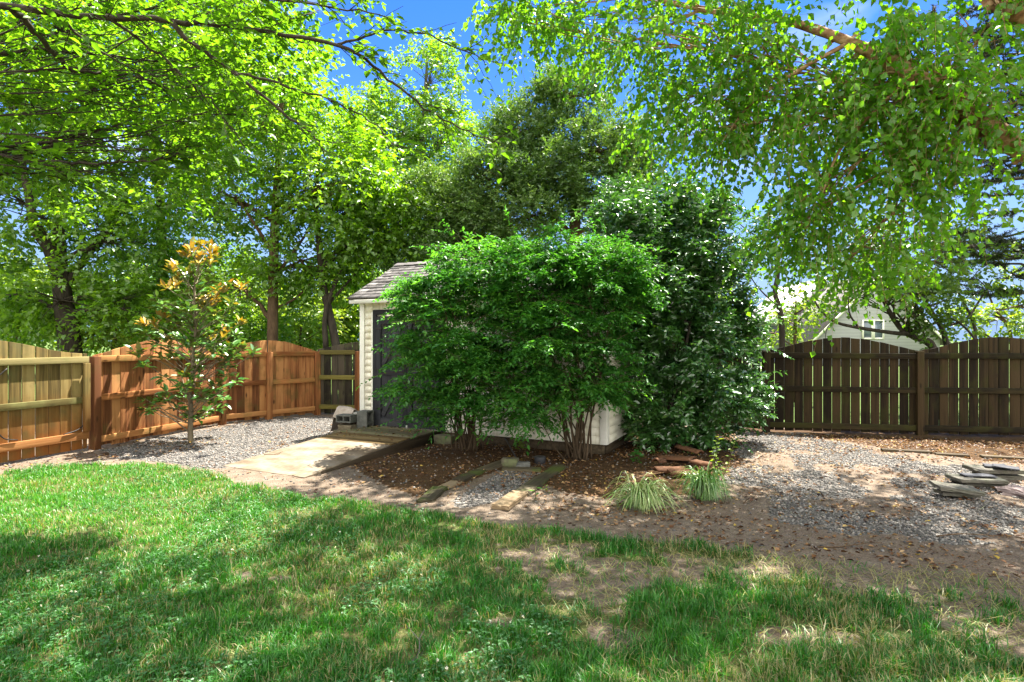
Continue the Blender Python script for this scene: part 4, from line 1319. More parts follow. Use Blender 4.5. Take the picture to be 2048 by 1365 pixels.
for i, (px, Y, py, rx, ry, lm, lb) in enumerate((
        (40, 24, 600, 110, 85, 'leaf_light', 'pale far tree seen low behind the forked trunk'),
        (300, 23, 610, 120, 80, 'leaf_wood', 'far tree filling the gap behind the magnolia'),
        (455, 26, 620, 100, 75, 'leaf_light', 'pale far tree seen low left of the straight dark trunk'),
        (610, 24, 630, 80, 65, 'leaf_light', 'bright far tree glowing between the straight trunk and the twin trunks'),
        (745, 27, 600, 100, 100, 'leaf_wood', 'far tree behind the left end of the shed roof'),
        (960, 25, 580, 140, 110, 'leaf_wood', 'far tree hidden behind the shed and evergreen'),
        (1320, 26, 600, 120, 90, 'leaf_wood', 'far tree behind the dark laurel shrub'))):
    build_tree('background_tree', lb, 'tree', base_at(px, Y), trunk_px([(px + 4, py + 30, 0), (px - 6, py - ry, 0)], Y, px), (.2, .15, .05),
               [pb(px, py, Y, rx, ry), pb(px - rx * .5, py + ry * .4, Y, rx * .6, ry * .6), pb(px + rx * .5, py + ry * .35, Y, rx * .6, ry * .6)],
               M[lm], M['bark_dark'], 'far trees beyond the fence', clumps=16, spc=12, k=8, sl=.8, ll=.22, lw=.13, droop=.2, flat=.5, hang=.3, sig=.35, limb_r=.08, twigs=False)

for i, (px, py, Y, rx, ry, lb) in enumerate(((35, 640, 13.5, 80, 45, 'low leafy bush beyond the gate at the left edge'), (230, 655, 13.0, 90, 40, 'low leafy bush beyond the fence left of the magnolia top'),
                                         (480, 650, 14.5, 80, 45, 'low leafy bush beyond the fence between magnolia and straight trunk'), (600, 655, 15.5, 60, 40, 'low bush beyond the fence right of the straight dark trunk'))):
    build_tree('leafy_bush', lb, 'bush', base_at(px, Y), trunk_px([(px, py + 30, 0), (px + 3, py, 0)], Y, px), (.05, .04, .02),
               [pb(px, py, Y, rx, ry), pb(px - rx * .6, py + 12, Y, rx * .6, ry * .8), pb(px + rx * .6, py + 10, Y, rx * .6, ry * .8)], M['leaf_wood' if i % 2 == 0 else 'leaf_light'], M['bark_brown'], 'bushes beyond the left fence',
               clumps=26, spc=11, k=9, sl=.4, ll=.11, lw=.06, flat=.5, hang=.2, limb_r=.02, shell=.8, twigs=False)

# ------------------------------------------------------------------ right side beyond the fence
build_tree('leafy_bush', 'yellow green bush behind the fence left of the house', 'bush', base_at(1590, 14), trunk_px([(1590, 660, 0), (1592, 600, 0)], 14, 1590), (.05, .04, .02),
           [pb(1590, 650, 14, 50, 40), pb(1560, 620, 14, 35, 35), pb(1612, 615, 14, 25, 40), pb(1545, 665, 14, 40, 35)], M['leaf_light'], M['bark_brown'], None,
           clumps=30, spc=9, k=8, sl=.3, ll=.10, lw=.05, flat=.4, hang=.2, limb_r=.02, shell=.7)
build_tree('background_tree', 'small dark green tree peeping over the neighbour roof', 'tree', base_at(1690, 52), trunk_px([(1690, 640, 0), (1690, 590, 0)], 52, 1690), (.3, .25, .1),
           [pb(1690, 600, 52, 38, 24), pb(1668, 615, 52, 24, 20)], M['leaf_wood'], M['bark_dark'], None, clumps=4, spc=14, k=8, sl=1.0, ll=.4, lw=.24, sig=.5, twigs=False, limb_r=.1)
rw_ = dict(clumps=28, spc=8, k=7, sl=.4, ll=.085, lw=.065, droop=.3, flat=.5, hang=.35, sig=.34, limb_r=.022)
build_tree('redbud_tree', 'multi stemmed leaning tree beyond the right fence before the house', 'tree', base_at(1880, 10.8),
           trunk_px([(1868, 700, 0), (1830, 675, -.1), (1804, 660, -.1), (1775, 617, -.1), (1752, 560, 0), (1720, 500, .1)], 10.8, 1885), (.075, .07, .06, .05, .04, .03, .015),
           [pb(1745, 505, 10.8, 75, 45), pb(1690, 545, 10.8, 50, 35), pb(1830, 590, 10.4, 70, 50), pb(1880, 520, 10.6, 90, 50), pb(1800, 470, 11, 90, 50), pb(1950, 560, 10.8, 80, 50), pb(1880, 640, 10.6, 60, 30), pb(1780, 540, 10.4, 60, 40), pb(1850, 600, 10.2, 60, 40), pb(1950, 490, 11, 90, 45), pb(1700, 490, 10.8, 60, 35), pb(1825, 625, 10.3, 45, 35), pb(1800, 575, 10.3, 60, 35), pb(1700, 590, 10.5, 45, 25), pb(1890, 600, 10.4, 50, 40)],
           M['leaf_redbud'], M['bark_dark'], None,
           extra=[([P(1896, 700, 10.8), P(1885, 660, 10.8), P(1867, 630, 10.7), P(1844, 590, 10.5), P(1830, 540, 10.5)], (.055, .02)),
                  ([P(1868, 697, 10.8), P(1830, 672, 10.7), P(1784, 666, 10.6), P(1718, 656, 10.5), P(1672, 645, 10.5), P(1643, 623, 10.5), P(1627, 596, 10.5), P(1625, 571, 10.5)], (.05, .008)),
                  ([P(1672, 645, 10.5), P(1655, 655, 10.4), P(1650, 680, 10.4)], (.012, .005)), ([P(1718, 656, 10.5), P(1700, 630, 10.4), P(1697, 600, 10.4), P(1705, 575, 10.4)], (.02, .005)),
                  ([P(1880, 655, 10.8), P(1930, 640, 10.9), P(1960, 600, 11), P(1985, 560, 11)], (.03, .012)), ([P(1950, 690, 11), P(1948, 650, 11), P(1925, 600, 11), P(1900, 560, 11)], (.035, .012)),
                  ([P(1867, 630, 10.7), P(1910, 640, 10.7), P(1945, 672, 10.7), P(1950, 690, 10.7)], (.02, .02))], **rw_)
build_tree('deciduous_tree', 'light green leafy tree low behind the fence at the right edge', 'tree', base_at(2030, 15), trunk_px([(2020, 665, 0), (1990, 620, 0), (1975, 580, 0)], 15, 2030), (.05, .04, .03, .015),
           [pb(1990, 630, 15, 75, 45), pb(2060, 600, 15, 70, 60), pb(1920, 645, 15, 40, 30)], M['leaf_light'], M['bark_brown'], None, clumps=22, spc=8, k=8, sl=.4, ll=.12, lw=.08, limb_r=.03)
build_tree('bare_tree', 'thin crooked tree with few leaves between laurel and house', 'tree', base_at(1562, 10.9),
           trunk_px([(1564, 660, 0), (1558, 615, 0), (1550, 585, 0), (1556, 545, 0), (1552, 505, 0), (1575, 470, 0), (1590, 440, 0)], 10.9, 1564), (.06, .055, .05, .045, .04, .03, .02, .01),
           [pb(1570, 470, 10.9, 55, 40), pb(1510, 500, 10.9, 40, 40), pb(1500, 430, 10.9, 40, 40)], M['leaf_redbud'], M['bark_dark'], None,
           extra=[([P(1552, 510, 10.9), P(1535, 485, 10.8), P(1500, 465, 10.8), P(1470, 440, 10.8)], (.025, .006)), ([P(1558, 615, 10.9), P(1530, 590, 10.9), P(1505, 560, 10.9), P(1490, 520, 10.8)], (.02, .005)),
                  ([P(1556, 545, 10.9), P(1585, 520, 11), P(1620, 505, 11), P(1660, 520, 11)], (.016, .004)), ([P(1556, 600, 10.9), P(1580, 590, 10.9), P(1612, 600, 10.9), P(1640, 640, 10.9)], (.012, .004))],
           clumps=14, spc=3, k=5, sl=.3, ll=.075, lw=.05, sig=.4, limb_r=.012, twig_r=.006)

# dark conifer at the right edge
def conifer():
    b = np.array(base_at(2120, 12.0))
    e = empty('pine_tree', b, 0, 'dark conifer with bare horizontal branches at the right edge', 'tree')
    wood = MB(); LV, LF, LT, nn = [], [], [], 0
    tr = poly([b, P(2116, 600, 12), P(2110, 400, 12), P(2100, 150, 12), P(2090, -150, 12)], 5)
    wood.tube(tr, np.linspace(.20, .07, len(tr)), 10)
    for i in range(96):
        t = R.uniform(.23, .98)
        a = interp(tr, t)
        az = R.uniform(0, 2 * math.pi) if i % 3 else R.uniform(2.6, 3.7)
        L = (3.9 - 2.0 * t) * R.uniform(.6, 1.1)
        d = np.array((math.cos(az), math.sin(az), R.uniform(.0, .25)))
        end = a + d * L
        cv = curve(a, end, .06, 8, -.06)
        wood.tube(cv, np.linspace(.032, .008, 8), 5)
        ns = 15
        for s in range(ns):
            q = interp(cv, R.uniform(.3, 1))
            sd = norm(np.cross(d, (0, 0, 1))) * R.choice((-1, 1)) * R.uniform(.5, 1) + d * .7 + np.array((0, 0, R.uniform(-.2, .12)))
            sl = R.uniform(.22, .6)
            c2 = curve(q, q + sd * sl, .15, 4, -.03)
            wood.tube(c2, np.linspace(.009, .003, 4), 3, cap=False)
            m = 110 if R.random() < .85 else 20
            tt = R.random(m)
            base = np.array([np.interp(tt, np.linspace(0, 1, 4), c2[:, k]) for k in range(3)]).T
            D = norm(sd)[None] * .4 + R.normal(0, .6, (m, 3))
            V, f, T = leaf_arrays(base, D, R.normal(0, 1, (m, 3)), R.uniform(.05, .09, m), np.full(m, .014), R.random(m))
            LV.append(V); LF.append(f + nn); LT.append(T); nn += len(V)
    for V in wood.V: V -= b
    wood.build('trunk', M['bark_dark'], e, smooth=True)
    np_mesh('crown', np.concatenate(LV) - b, [np.concatenate(LF)], M['needle'], e, {'tint': np.concatenate(LT)})


conifer()

# ------------------------------------------------------------------ shrubs by the shed
def shrub(name, label, cat, foot, Y, blobs, leafm, barkm, nstem, stem_r, shoots=230, **kw):
    b = np.array(base_at(foot, Y))
    e = empty(name, b, 0, label, cat)
    wood = MB()
    tr = np.array([b + (0, 0, -.03), b + (0, 0, .25), b + (0, .05, .9)])
    LV, LF, LT = blob_crown(MB(), tr, blobs, **kw)
    nv = sum(len(v) for v in LV)
    for i in range(shoots):
        c, r = blobs[R.integers(len(blobs))]
        c, r = np.asarray(c), np.asarray(r)
        u = norm(R.normal(0, 1, 3) + np.array((0, -.3, .25)))
        q = c + u * r * R.uniform(.75, 1.0)
        d = norm(u * np.array((1, 1, .35)) + R.normal(0, .25, 3) + np.array((0, 0, .12)))
        L = R.uniform(.16, .5)
        cv = curve(q - d * .2, q + d * L, .15, 5, .03)
        wood.tube(cv, np.linspace(.004, .0015, 5), 4, cap=False)
        for a0, a1 in ((0, 1), (2, 4)):
            V, f, T = sprays(cv[a0:a0 + 1], (cv[a1] - cv[a0])[None] + R.normal(0, .05, (1, 3)), np.array([L * .9]), max(5, int(L * 34)), kw['ll'] * 1.05, kw['lw'] * 1.05, .25, .8, R.uniform(.4, 1, 1), .5, False, .1)
            LV.append(V); LF.append(f + nv); LT.append(T); nv += len(V)
    allV = np.concatenate(LV)
    for i in range(nstem):
        tgt = allV[R.integers(len(allV))]
        c, r = blobs[R.integers(len(blobs))]
        tgt = tgt * .8 + np.asarray(c) * .2
        st = b + np.array((R.normal(0, .085), R.normal(0, .07), -.03))
        mid = st + (tgt - st) * np.array((.38, .38, .55)) + R.normal(0, .05, 3)
        cv = poly([st, st * .6 + mid * .4 + R.normal(0, .02, 3), mid, mid * .45 + tgt * .55 + R.normal(0, .05, 3), tgt], 4)
        sr = stem_r * R.uniform(.5, 1.3)
        wood.tube(cv, np.linspace(sr, sr * .25, len(cv)), 6)
        for j in range(5):
            q = interp(cv, R.uniform(.4, .95)); 
            q2 = q + R.normal(0, 1, 3) * np.array((.22, .16, .10)) + (tgt - q) * .25 + (0, 0, .08)
            wood.tube(curve(q, q2, .2, 5), np.linspace(sr * .35, sr * .1, 5), 4, cap=False)
    for V in wood.V: V -= b
    wood.build('stems', barkm, e, smooth=True)
    np_mesh('foliage', allV - b, [np.concatenate(LF)], leafm, e, {'tint': np.concatenate(LT)})
    return e


BK = dict(clumps=135, spc=12, k=13, rough=1.0, sl=.32, ll=.066, lw=.032, zflat=.22, zsig=.28, droop=.30, flat=.92, hang=.05, sig=.20, outdir=.85, updir=.0, shell=.5, twigs=False)
shrub('shrub', 'broad multi stemmed green shrub covering the shed doors', 'shrub', 938, 7.85,
      [pb(856, 655, 7.4, 70, 62, .42), pb(895, 585, 7.5, 85, 50, .45), pb(850, 745, 7.4, 62, 55, .4), pb(930, 670, 7.1, 95, 70, .45), pb(885, 805, 7.3, 58, 36, .3), pb(985, 560, 7.3, 90, 55, .45), pb(975, 745, 7.1, 75, 60, .4),
       pb(832, 600, 7.6, 36, 32, .3), pb(950, 530, 7.5, 75, 38, .4), pb(1040, 520, 7.4, 70, 40, .4), pb(1030, 690, 7.1, 55, 60, .35)],
      M['leaf_bush'], M['bark_stem'], 34, .013, **BK)
shrub('shrub', 'tall multi stemmed green shrub in front of the shed corner', 'shrub', 1155, 7.30,
      [pb(1085, 560, 7.0, 100, 70, .45), pb(1185, 545, 7.1, 90, 62, .45), pb(1080, 670, 6.8, 95, 75, .42), pb(1180, 640, 6.9, 85, 80, .4), pb(1060, 785, 6.9, 75, 48, .35), pb(1150, 765, 6.8, 80, 58, .38), pb(1215, 735, 7.0, 50, 75, .3),
       pb(1120, 510, 7.3, 85, 36, .4), pb(1215, 525, 7.3, 65, 42, .4), pb(1220, 600, 7.1, 55, 60, .35), pb(1020, 800, 7.0, 45, 40, .3)],
      M['leaf_bush'], M['bark_stem'], 30, .014, **BK)
LK = dict(clumps=110, spc=17, k=11, sl=.26, ll=.082, lw=.038, droop=.1, flat=.45, hang=.1, sig=.26, outdir=1.0, updir=.15, shell=.55, twigs=False)
shrub('evergreen_shrub', 'big dark glossy evergreen shrub right of the shed', 'shrub', 1300, 8.25,
      [pb(1300, 455, 8.6, 100, 65, .7), pb(1395, 500, 8.6, 95, 75, .7), pb(1325, 560, 8.2, 90, 70, .6), pb(1430, 600, 8.4, 62, 75, .55), pb(1350, 680, 8.0, 95, 75, .6), pb(1432, 730, 8.2, 58, 68, .5),
       pb(1290, 745, 8.3, 42, 65, .4), pb(1372, 795, 7.9, 85, 55, .55), pb(1425, 840, 8.0, 50, 38, .4), pb(1245, 430, 9.3, 75, 50, .6), pb(1370, 415, 8.8, 75, 40, .6), pb(1490, 660, 8.6, 30, 60, .3), pb(1262, 560, 8.4, 55, 60, .5), pb(1262, 660, 8.3, 40, 60, .4), pb(1480, 800, 8.4, 35, 50, .3), pb(1330, 860, 8.0, 60, 28, .4)],
      M['leaf_laurel'], M['bark_dark'], 16, .032, **LK)

# ------------------------------------------------------------------ young magnolia
def magnolia():
    Y = 8.45
    b = np.array(base_at(382, Y))
    e = empty('magnolia_tree', b, 0, 'young magnolia with orange new leaves standing before the red fence', 'tree')
    cp = lambda x, y, d=0.0: P(250 + x * .315, 470 + y * .315, Y + d)
    tr = poly([b + (0, 0, -.03), cp(415, 1230), cp(420, 1100), cp(408, 1000), cp(430, 880), cp(432, 760), cp(448, 620), cp(445, 480), cp(440, 320), cp(470, 180), cp(490, 110)], 4)
    wood = MB()
    wood.tube(tr, np.interp(np.linspace(0, 1, len(tr)), (0, .25, .6, 1), (.042, .032, .019, .007)), 9)
    org = [(400, 80), (460, 75), (500, 110), (560, 60), (600, 130), (430, 130), (530, 150), (480, 160), (270, 185), (325, 200), (340, 265), (250, 330), (310, 330), (640, 325), (725, 325), (535, 380), (600, 350),
           (470, 410), (590, 440), (550, 430), (110, 550), (180, 555), (230, 530), (745, 565), (590, 605), (575, 650), (630, 630), (380, 110), (575, 100), (545, 405)]
    mixd = [(250, 680), (350, 675), (660, 440), (690, 420), (320, 580), (430, 250), (365, 870), (480, 955), (585, 950), (730, 720), (90, 770), (500, 440), (560, 480)]
    drk = [(180, 700), (140, 640), (110, 830), (240, 620), (300, 700), (400, 730), (470, 840), (350, 890), (250, 890), (390, 960), (350, 930), (490, 990), (580, 985), (560, 1020), (600, 1090), (640, 1040),
           (120, 1040), (220, 1030), (170, 1100), (270, 1040), (480, 1140), (410, 1150), (350, 1080), (680, 760), (730, 750), (620, 800), (650, 870), (600, 740), (560, 700), (500, 600), (460, 680), (380, 640),
           (700, 600), (720, 640), (660, 560), (480, 500), (420, 470), (360, 440), (520, 480), (300, 420), (240, 420), (390, 350), (460, 310), (290, 760), (330, 790), (210, 770), (430, 700), (520, 760),
           (560, 620), (420, 560), (350, 520), (270, 520), (620, 520), (440, 200), (560, 200), (500, 240), (540, 300), (200, 400), (140, 1000), (300, 1000), (140, 1080), (650, 690), (700, 700)]
    for q in range(22):
        yy = R.uniform(230, 1120); drk.append((430 + R.normal(0, 110 + .08 * (yy - 230)), yy))
    LV, LF, LT, nn = [], [], [], 0
    tz = tr[:, 2]
    for lst, lo, hi, up, n in ((org, .45, 1.0, .9, 12), (mixd, .15, .70, .6, 15), (drk, .0, .48, .15, 12)):
        for (x, y) in lst:
            c = cp(x + R.normal(0, 14), y + R.normal(0, 10), R.normal(0, .3))
            h = np.hypot(c[0] - b[0], c[1] - b[1])
            zt = np.clip(c[2] - .35 * h - .15, .25, tz[-1] - .05)
            i = int(np.argmin(np.abs(tz - zt)))
            cv = curve(tr[i], c, .16, 6, -.03)
            wood.tube(cv, np.linspace(.0075, .004, 6), 5, cap=False)
            ax = norm(c - cv[-2]) * .5 + np.array((0, 0, .7))
            m = n
            th = R.random(m) * 2 * math.pi
            sp = np.stack((np.cos(th), np.sin(th), np.zeros(m)), -1)
            D = sp * R.uniform(.5, 1.1, (m, 1)) + norm(ax) * R.uniform(up * .6, up * 1.4, (m, 1)) + R.normal(0, .3, (m, 3))
            U = np.array((0, 0, 1.0)) - D * .3 + R.normal(0, .25, (m, 3))
            L = R.uniform(.10, .17, m) * (.85 if lst is org else 1)
            tl = R.uniform(lo, hi, m)
            V, f, T = leaf_arrays(c + D * .02 + R.normal(0, .012, (m, 3)) - norm(ax) * R.uniform(0, .09, (m, 1)), D, U, L, L * .44, tl, True, .12)
            LV.append(V); LF.append(f + nn); LT.append(T); nn += len(V)
    wood.tube(poly([cp(415, 1260), cp(330, 1190), cp(230, 1125), cp(190, 1090)], 3), np.linspace(.013, .006, 10), 6)
    wood.tube(poly([cp(415, 990), cp(480, 930), cp(560, 830), cp(610, 760)], 3), np.linspace(.014, .006, 10), 6)
    for V in wood.V: V -= b
    wood.build('trunk', M['bark_magnolia'], e, smooth=True)
    np_mesh('crown', np.concatenate(LV) - b, [np.concatenate(LF)], M['leaf_magnolia'], e, {'tint': np.concatenate(LT)})


magnolia()

# ------------------------------------------------------------------ cherry whose boughs hang in from the left
def cherry():
    b = np.array((-5.4, 3.1, 0.0))
    e = empty('cherry_tree', b, 0, 'cherry tree reaching bright leafy boughs in from the upper left', 'tree')
    wood = MB(); LV, LF, LT = [], [], []; nn = 0
    fork = np.array((-5.2, 3.2, 2.6))
    wood.tube(poly([b, b + (.05, .02, 1.2), fork, fork + (.4, .3, 1.6), fork + (.5, .5, 3.2)], 4), np.linspace(.17, .07, 17), 10)
    br = [  # boughs as picture points with distance, start radius, end radius
        ([(-60, 5, 3.6), (0, 12, 3.65), (162, 32, 3.75), (336, 42, 3.9), (494, 58, 4.05), (672, 90, 4.2), (760, 145, 4.3), (830, 202, 4.4), (921, 257, 4.5), (1000, 287, 4.55)], .026, .003),
        ([(344, 44, 3.9), (396, 97, 4.0), (475, 148, 4.1), (574, 233, 4.25), (633, 277, 4.3), (649, 316, 4.35)], .019, .004),
        ([(475, 148, 4.1), (574, 172, 4.2), (672, 206, 4.35), (752, 253, 4.45), (800, 300, 4.5)], .011, .003),
        ([(24, 20, 3.7), (71, 63, 3.9), (119, 119, 4.1), (146, 142, 4.2), (221, 148, 4.4), (316, 164, 4.6), (420, 190, 4.8)], .022, .004),
        ([(115, 30, 3.75), (178, 87, 3.9), (253, 134, 4.1), (330, 180, 4.3)], .010, .003),
        ([(221, 40, 3.8), (300, 99, 4.0), (388, 170, 4.15), (435, 218, 4.25), (490, 293, 4.3)], .011, .003),
        ([(672, 90, 4.2), (730, 72, 4.25), (791, 61, 4.3), (858, 71, 4.4), (953, 115, 4.5), (975, 128, 4.5)], .010, .003),
        ([(-40, 300, 4.2), (60, 285, 4.3), (160, 268, 4.4), (260, 250, 4.5), (330, 290, 4.6)], .013, .003),
        ([(-60, 300, 4.2), (60, 318, 4.3), (160, 328, 4.4), (240, 325, 4.5), (320, 318, 4.6), (400, 285, 4.7)], .015, .004),
        ([(-60, 360, 4.3), (40, 345, 4.4), (130, 350, 4.5), (230, 355, 4.6)], .012, .003),
        ([(-60, 110, 4.2), (80, 100, 4.4), (200, 110, 4.6), (340, 125, 4.9), (480, 100, 5.1)], .016, .004),
        ([(-60, -40, 3.4), (200, -30, 3.6), (420, -20, 3.7), (640, 10, 3.9), (760, 30, 4.0)], .016, .004),
    ]
    dens = (17, 15, 13, 14, 11, 13, 12, 20, 26, 18, 18, 16)
    for (pts, r0, r1), dn in zip(br, dens):
        cv = poly([P(*p) for p in pts], 5)
        cv[1:-1] += R.normal(0, .008, (len(cv) - 2, 3))
        wood.tube(cv, np.linspace(r0, r1, len(cv)), 8)
        if pts[0][0] < 0:
            wood.tube(curve(fork + R.uniform(0, .4, 3), cv[0], .1, 6), np.linspace(r0 * 1.4, r0, 6), 7)
        Lt = np.linalg.norm(np.diff(cv, axis=0), axis=1).sum()
        for j in range(int(Lt * dn)):
            t = R.uniform(.04, 1)
            q = interp(cv, t); tg = norm(interp(cv, min(1, t + .03)) - interp(cv, max(0, t - .03)))
            sd = norm(np.cross(tg, (0, 0, 1)))
            d = tg * R.uniform(.3, 1) + sd * R.choice((-1, 1)) * R.uniform(.4, 1) + np.array((0, 0, R.uniform(-.35, .25)))
            L = R.uniform(.12, .5)
            e2 = curve(q, q + norm(d) * L, .12, 5, -.02)
            wood.tube(e2, np.linspace(.004, .0016, 5), 4, cap=False)
            m = max(3, int(L * 17))
            V, f, T = sprays(q[None], norm(d)[None], np.array([L]), m, .075, .042, .12, .85, R.random(1) * .6, .5, True, .12, .25)
            LV.append(V); LF.append(f + nn); LT.append(T); nn += len(V)
    # layered leafy sprays farther along the boughs
    blobs = [pb(90, 90, 4.6, 150, 70, .6), pb(300, 120, 4.8, 160, 70, .6), pb(120, 230, 4.5, 160, 45, .6), pb(340, 240, 4.8, 150, 45, .6), pb(80, 330, 4.4, 130, 35, .5), pb(260, 345, 4.6, 110, 25, .5),
             pb(480, 110, 5.0, 130, 60, .6), pb(520, 230, 5.0, 100, 50, .5), pb(450, 0, 4.8, 200, 60, .6), pb(150, -20, 4.5, 220, 70, .6), pb(640, 20, 4.9, 90, 40, .4), pb(420, 320, 4.8, 90, 30, .4)]
    tr = np.array([fork, fork + (.4, .3, 1.0), fork + (.5, .5, 3.2)])
    V2, F2, T2 = blob_crown(wood, tr, blobs, clumps=52, spc=10, k=8, sl=.28, stalk=.0025, ll=.072, lw=.042, droop=.18, flat=.9, hang=.08, sig=.26, outdir=.7, updir=-.05, shell=.8, limb_r=.009, twig_r=.004, attach=(.0, .9))
    for V, f, T in zip(V2, F2, T2):
        pass
    cnt = 0
    for V, f, T in zip(V2, F2, T2):
        LV.append(V); LF.append(f - cnt + nn if False else f + (nn - 0)); LT.append(T)
    for V in wood.V: V -= b
    wood.build('trunk', M['bark_dark'], e, smooth=True)
    np_mesh('crown', np.concatenate(LV) - b, [np.concatenate([f for f in LF if f.shape[1] == 4]), np.concatenate([f for f in LF if f.shape[1] == 3])], M['leaf_cherry'], e, {'tint': np.concatenate(LT)})


cherry()

# ------------------------------------------------------------------ river birch hanging in from the upper right
def birch():
    b = np.array((7.0, 4.6, 0.0))
    e = empty('birch_tree', b, 0, 'river birch with peeling tan bark drooping in from the upper right', 'tree')
    wood = MB()
    limbs = [([b, b + (-.1, .1, 1.6), P(2300, 420, 4.9), P(2130, 330, 5.0), P(2020, 285, 5.0), P(1930, 215, 5.05), P(1825, 150, 5.1), P(1700, 85, 5.3), P(1560, 40, 5.6), P(1400, 20, 5.8), P(1250, -20, 6)], (.16, .15, .13, .11, .10, .085, .075, .05, .035, .02, .01)),
             ([b + (.2, 0, 0), b + (.1, .1, 2), b + (-.6, .3, 4.4), (4.6, 5.2, 6.2), (2.6, 5.4, 7.2), (.6, 5.4, 7.6)], (.15, .13, .11, .08, .05, .02)),
             ([b + (0, .2, 0), b + (.1, .3, 2.2), b + (-.4, -.3, 4.6), (5.2, 3.8, 6.6), (3.2, 3.4, 7.4), (1.0, 3.2, 7.8)], (.14, .12, .10, .07, .045, .02)),
             ([P(2060, 30, 4.6), P(2035, 20, 4.6), P(2000, -40, 4.7)], (.09, .09, .08)),
             ([b + (-.1, .1, 2.0), P(2250, 150, 4.6), P(2060, 30, 4.6)], (.10, .095, .09)),
             ([P(1825, 150, 5.1), P(1760, 210, 5.2), P(1680, 300, 5.3), P(1640, 400, 5.4)], (.03, .022, .014, .006)),
             ([P(1700, 85, 5.3), P(1600, 140, 5.4), P(1500, 210, 5.6), P(1440, 290, 5.7)], (.025, .018, .012, .005)),
             ([P(1400, 20, 5.8), P(1320, 60, 5.8), P(1230, 95, 5.9), P(1150, 110, 6)], (.016, .011, .008, .004))]
    for pts, r in limbs:
        q = poly(pts, 6)
        rr = np.interp(np.linspace(0, 1, len(q)), np.linspace(0, 1, len(r)), r)
        rr = rr * (1 + .18 * (vnoise(q * 6.0, 2) - .5) * 2)
        wood.tube(q, rr, 12)
    # peeling curls
    peel = wood
    for pts, r in (limbs[0], limbs[4], limbs[3]):
        q = poly(pts, 6)
        for i in range(150 if r[0] > .12 else 60):
            t = R.uniform(.15, .75)
            c = interp(q, t); tg = norm(interp(q, min(1, t + .02)) - interp(q, max(0, t - .02)))
            rad = np.interp(t, np.linspace(0, 1, len(r)), r)
            nrm = norm(np.cross(tg, R.normal(0, 1, 3))); bt = np.cross(tg, nrm)
            w, L = R.uniform(.02, .07), R.uniform(.03, .10)
            rows = []
            for k in range(4):
                h = rad * 1.03 + .035 * (k / 3) ** 2 * R.uniform(.3, 1.6)
                for s in (-.5, 0, .5):
                    rows.append(c + nrm * h + bt * L * k / 3 + tg * w * s)
            f = np.array([(k * 3 + j, k * 3 + j + 1, k * 3 + j + 4, k * 3 + j + 3) for k in range(3) for j in range(2)])
            peel.add(np.array(rows), [f], R.random())
    bl = [pb(1130, 10, 6.2, 130, 70, .6), pb(1020, 40, 6.2, 70, 55, .4), pb(1300, 50, 6.0, 140, 100, .7), pb(1470, 110, 5.8, 150, 130, .8), pb(1330, 190, 6.0, 80, 80, .5), pb(1440, 260, 5.8, 95, 90, .5), pb(1600, 210, 5.6, 150, 140, .8),
          pb(1760, 280, 5.4, 140, 140, .7), pb(1640, 390, 5.6, 110, 100, .6), pb(1780, 430, 5.6, 100, 100, .5), pb(1890, 150, 5.0, 130, 130, .6), pb(1990, 220, 4.8, 80, 110, .5), pb(1760, 90, 5.2, 150, 110, .7), pb(1580, 460, 5.9, 60, 50, .4), pb(1700, 520, 5.8, 80, 45, .4),
          pb(1980, 60, 4.9, 110, 90, .5), pb(1880, 320, 5.2, 70, 90, .4)]
    tr = np.array([P(2130, 330, 5.0), P(1825, 150, 5.1), P(1560, 40, 5.6), P(1400, 20, 5.8)])
    tr = tr[np.argsort(tr[:, 2])]
    kw = dict(k=11, sl=.44, stalk=.0022, droop=.5, flat=.3, hang=.55, sig=.30, outdir=.45, updir=-.42, shell=.9, twig_r=.007, limb_r=.014)
    V1, F1, T1 = blob_crown(wood, tr, bl, clumps=50, spc=9, ll=.068, lw=.053, **kw)
    # the high canopy over the lawn, above the picture, that shades the grass
    hi = []
    for cx in np.arange(-2.3, 7.4, 1.2):
        for cy in np.arange(3.1, 7.3, 1.2):
            z = 6.9 + R.uniform(-.4, .7)
            if cx < (cy - 6.2) * 1.43 or (cy > 6.5 and cx < 3.0): continue
            hi.append(((cx + R.uniform(-.3, .3), cy + R.uniform(-.3, .3), z), (.95, .95, .7)))
    for cx in np.arange(.7, 8.2, 1.25):
        hi.append(((cx + R.uniform(-.2, .2), 8.1 + R.uniform(-.3, .3), 7.7 + R.uniform(-.1, .4)), (.9, .9, .55)))
    tr2 = np.array(((6.4, 4.8, 4.4), (4.6, 5.0, 6.2), (3.4, 4.6, 7.0), (2.2, 4.2, 7.5)))
    V2, F2, T2 = blob_crown(wood, tr2, hi, clumps=22, spc=8, ll=.09, lw=.07, **dict(kw, k=9, sl=.5, limb_r=.03, sig=.42))
    n1 = sum(len(v) for v in V1)
    for V in wood.V: V -= b
    wood.build('trunk', M['bark_birch'], e, smooth=True)
    np_mesh('crown', np.concatenate(V1 + V2) - b, [np.concatenate(F1 + [f + n1 for f in F2])], M['leaf_birch'], e, {'tint': np.concatenate(T1 + T2)})


birch()

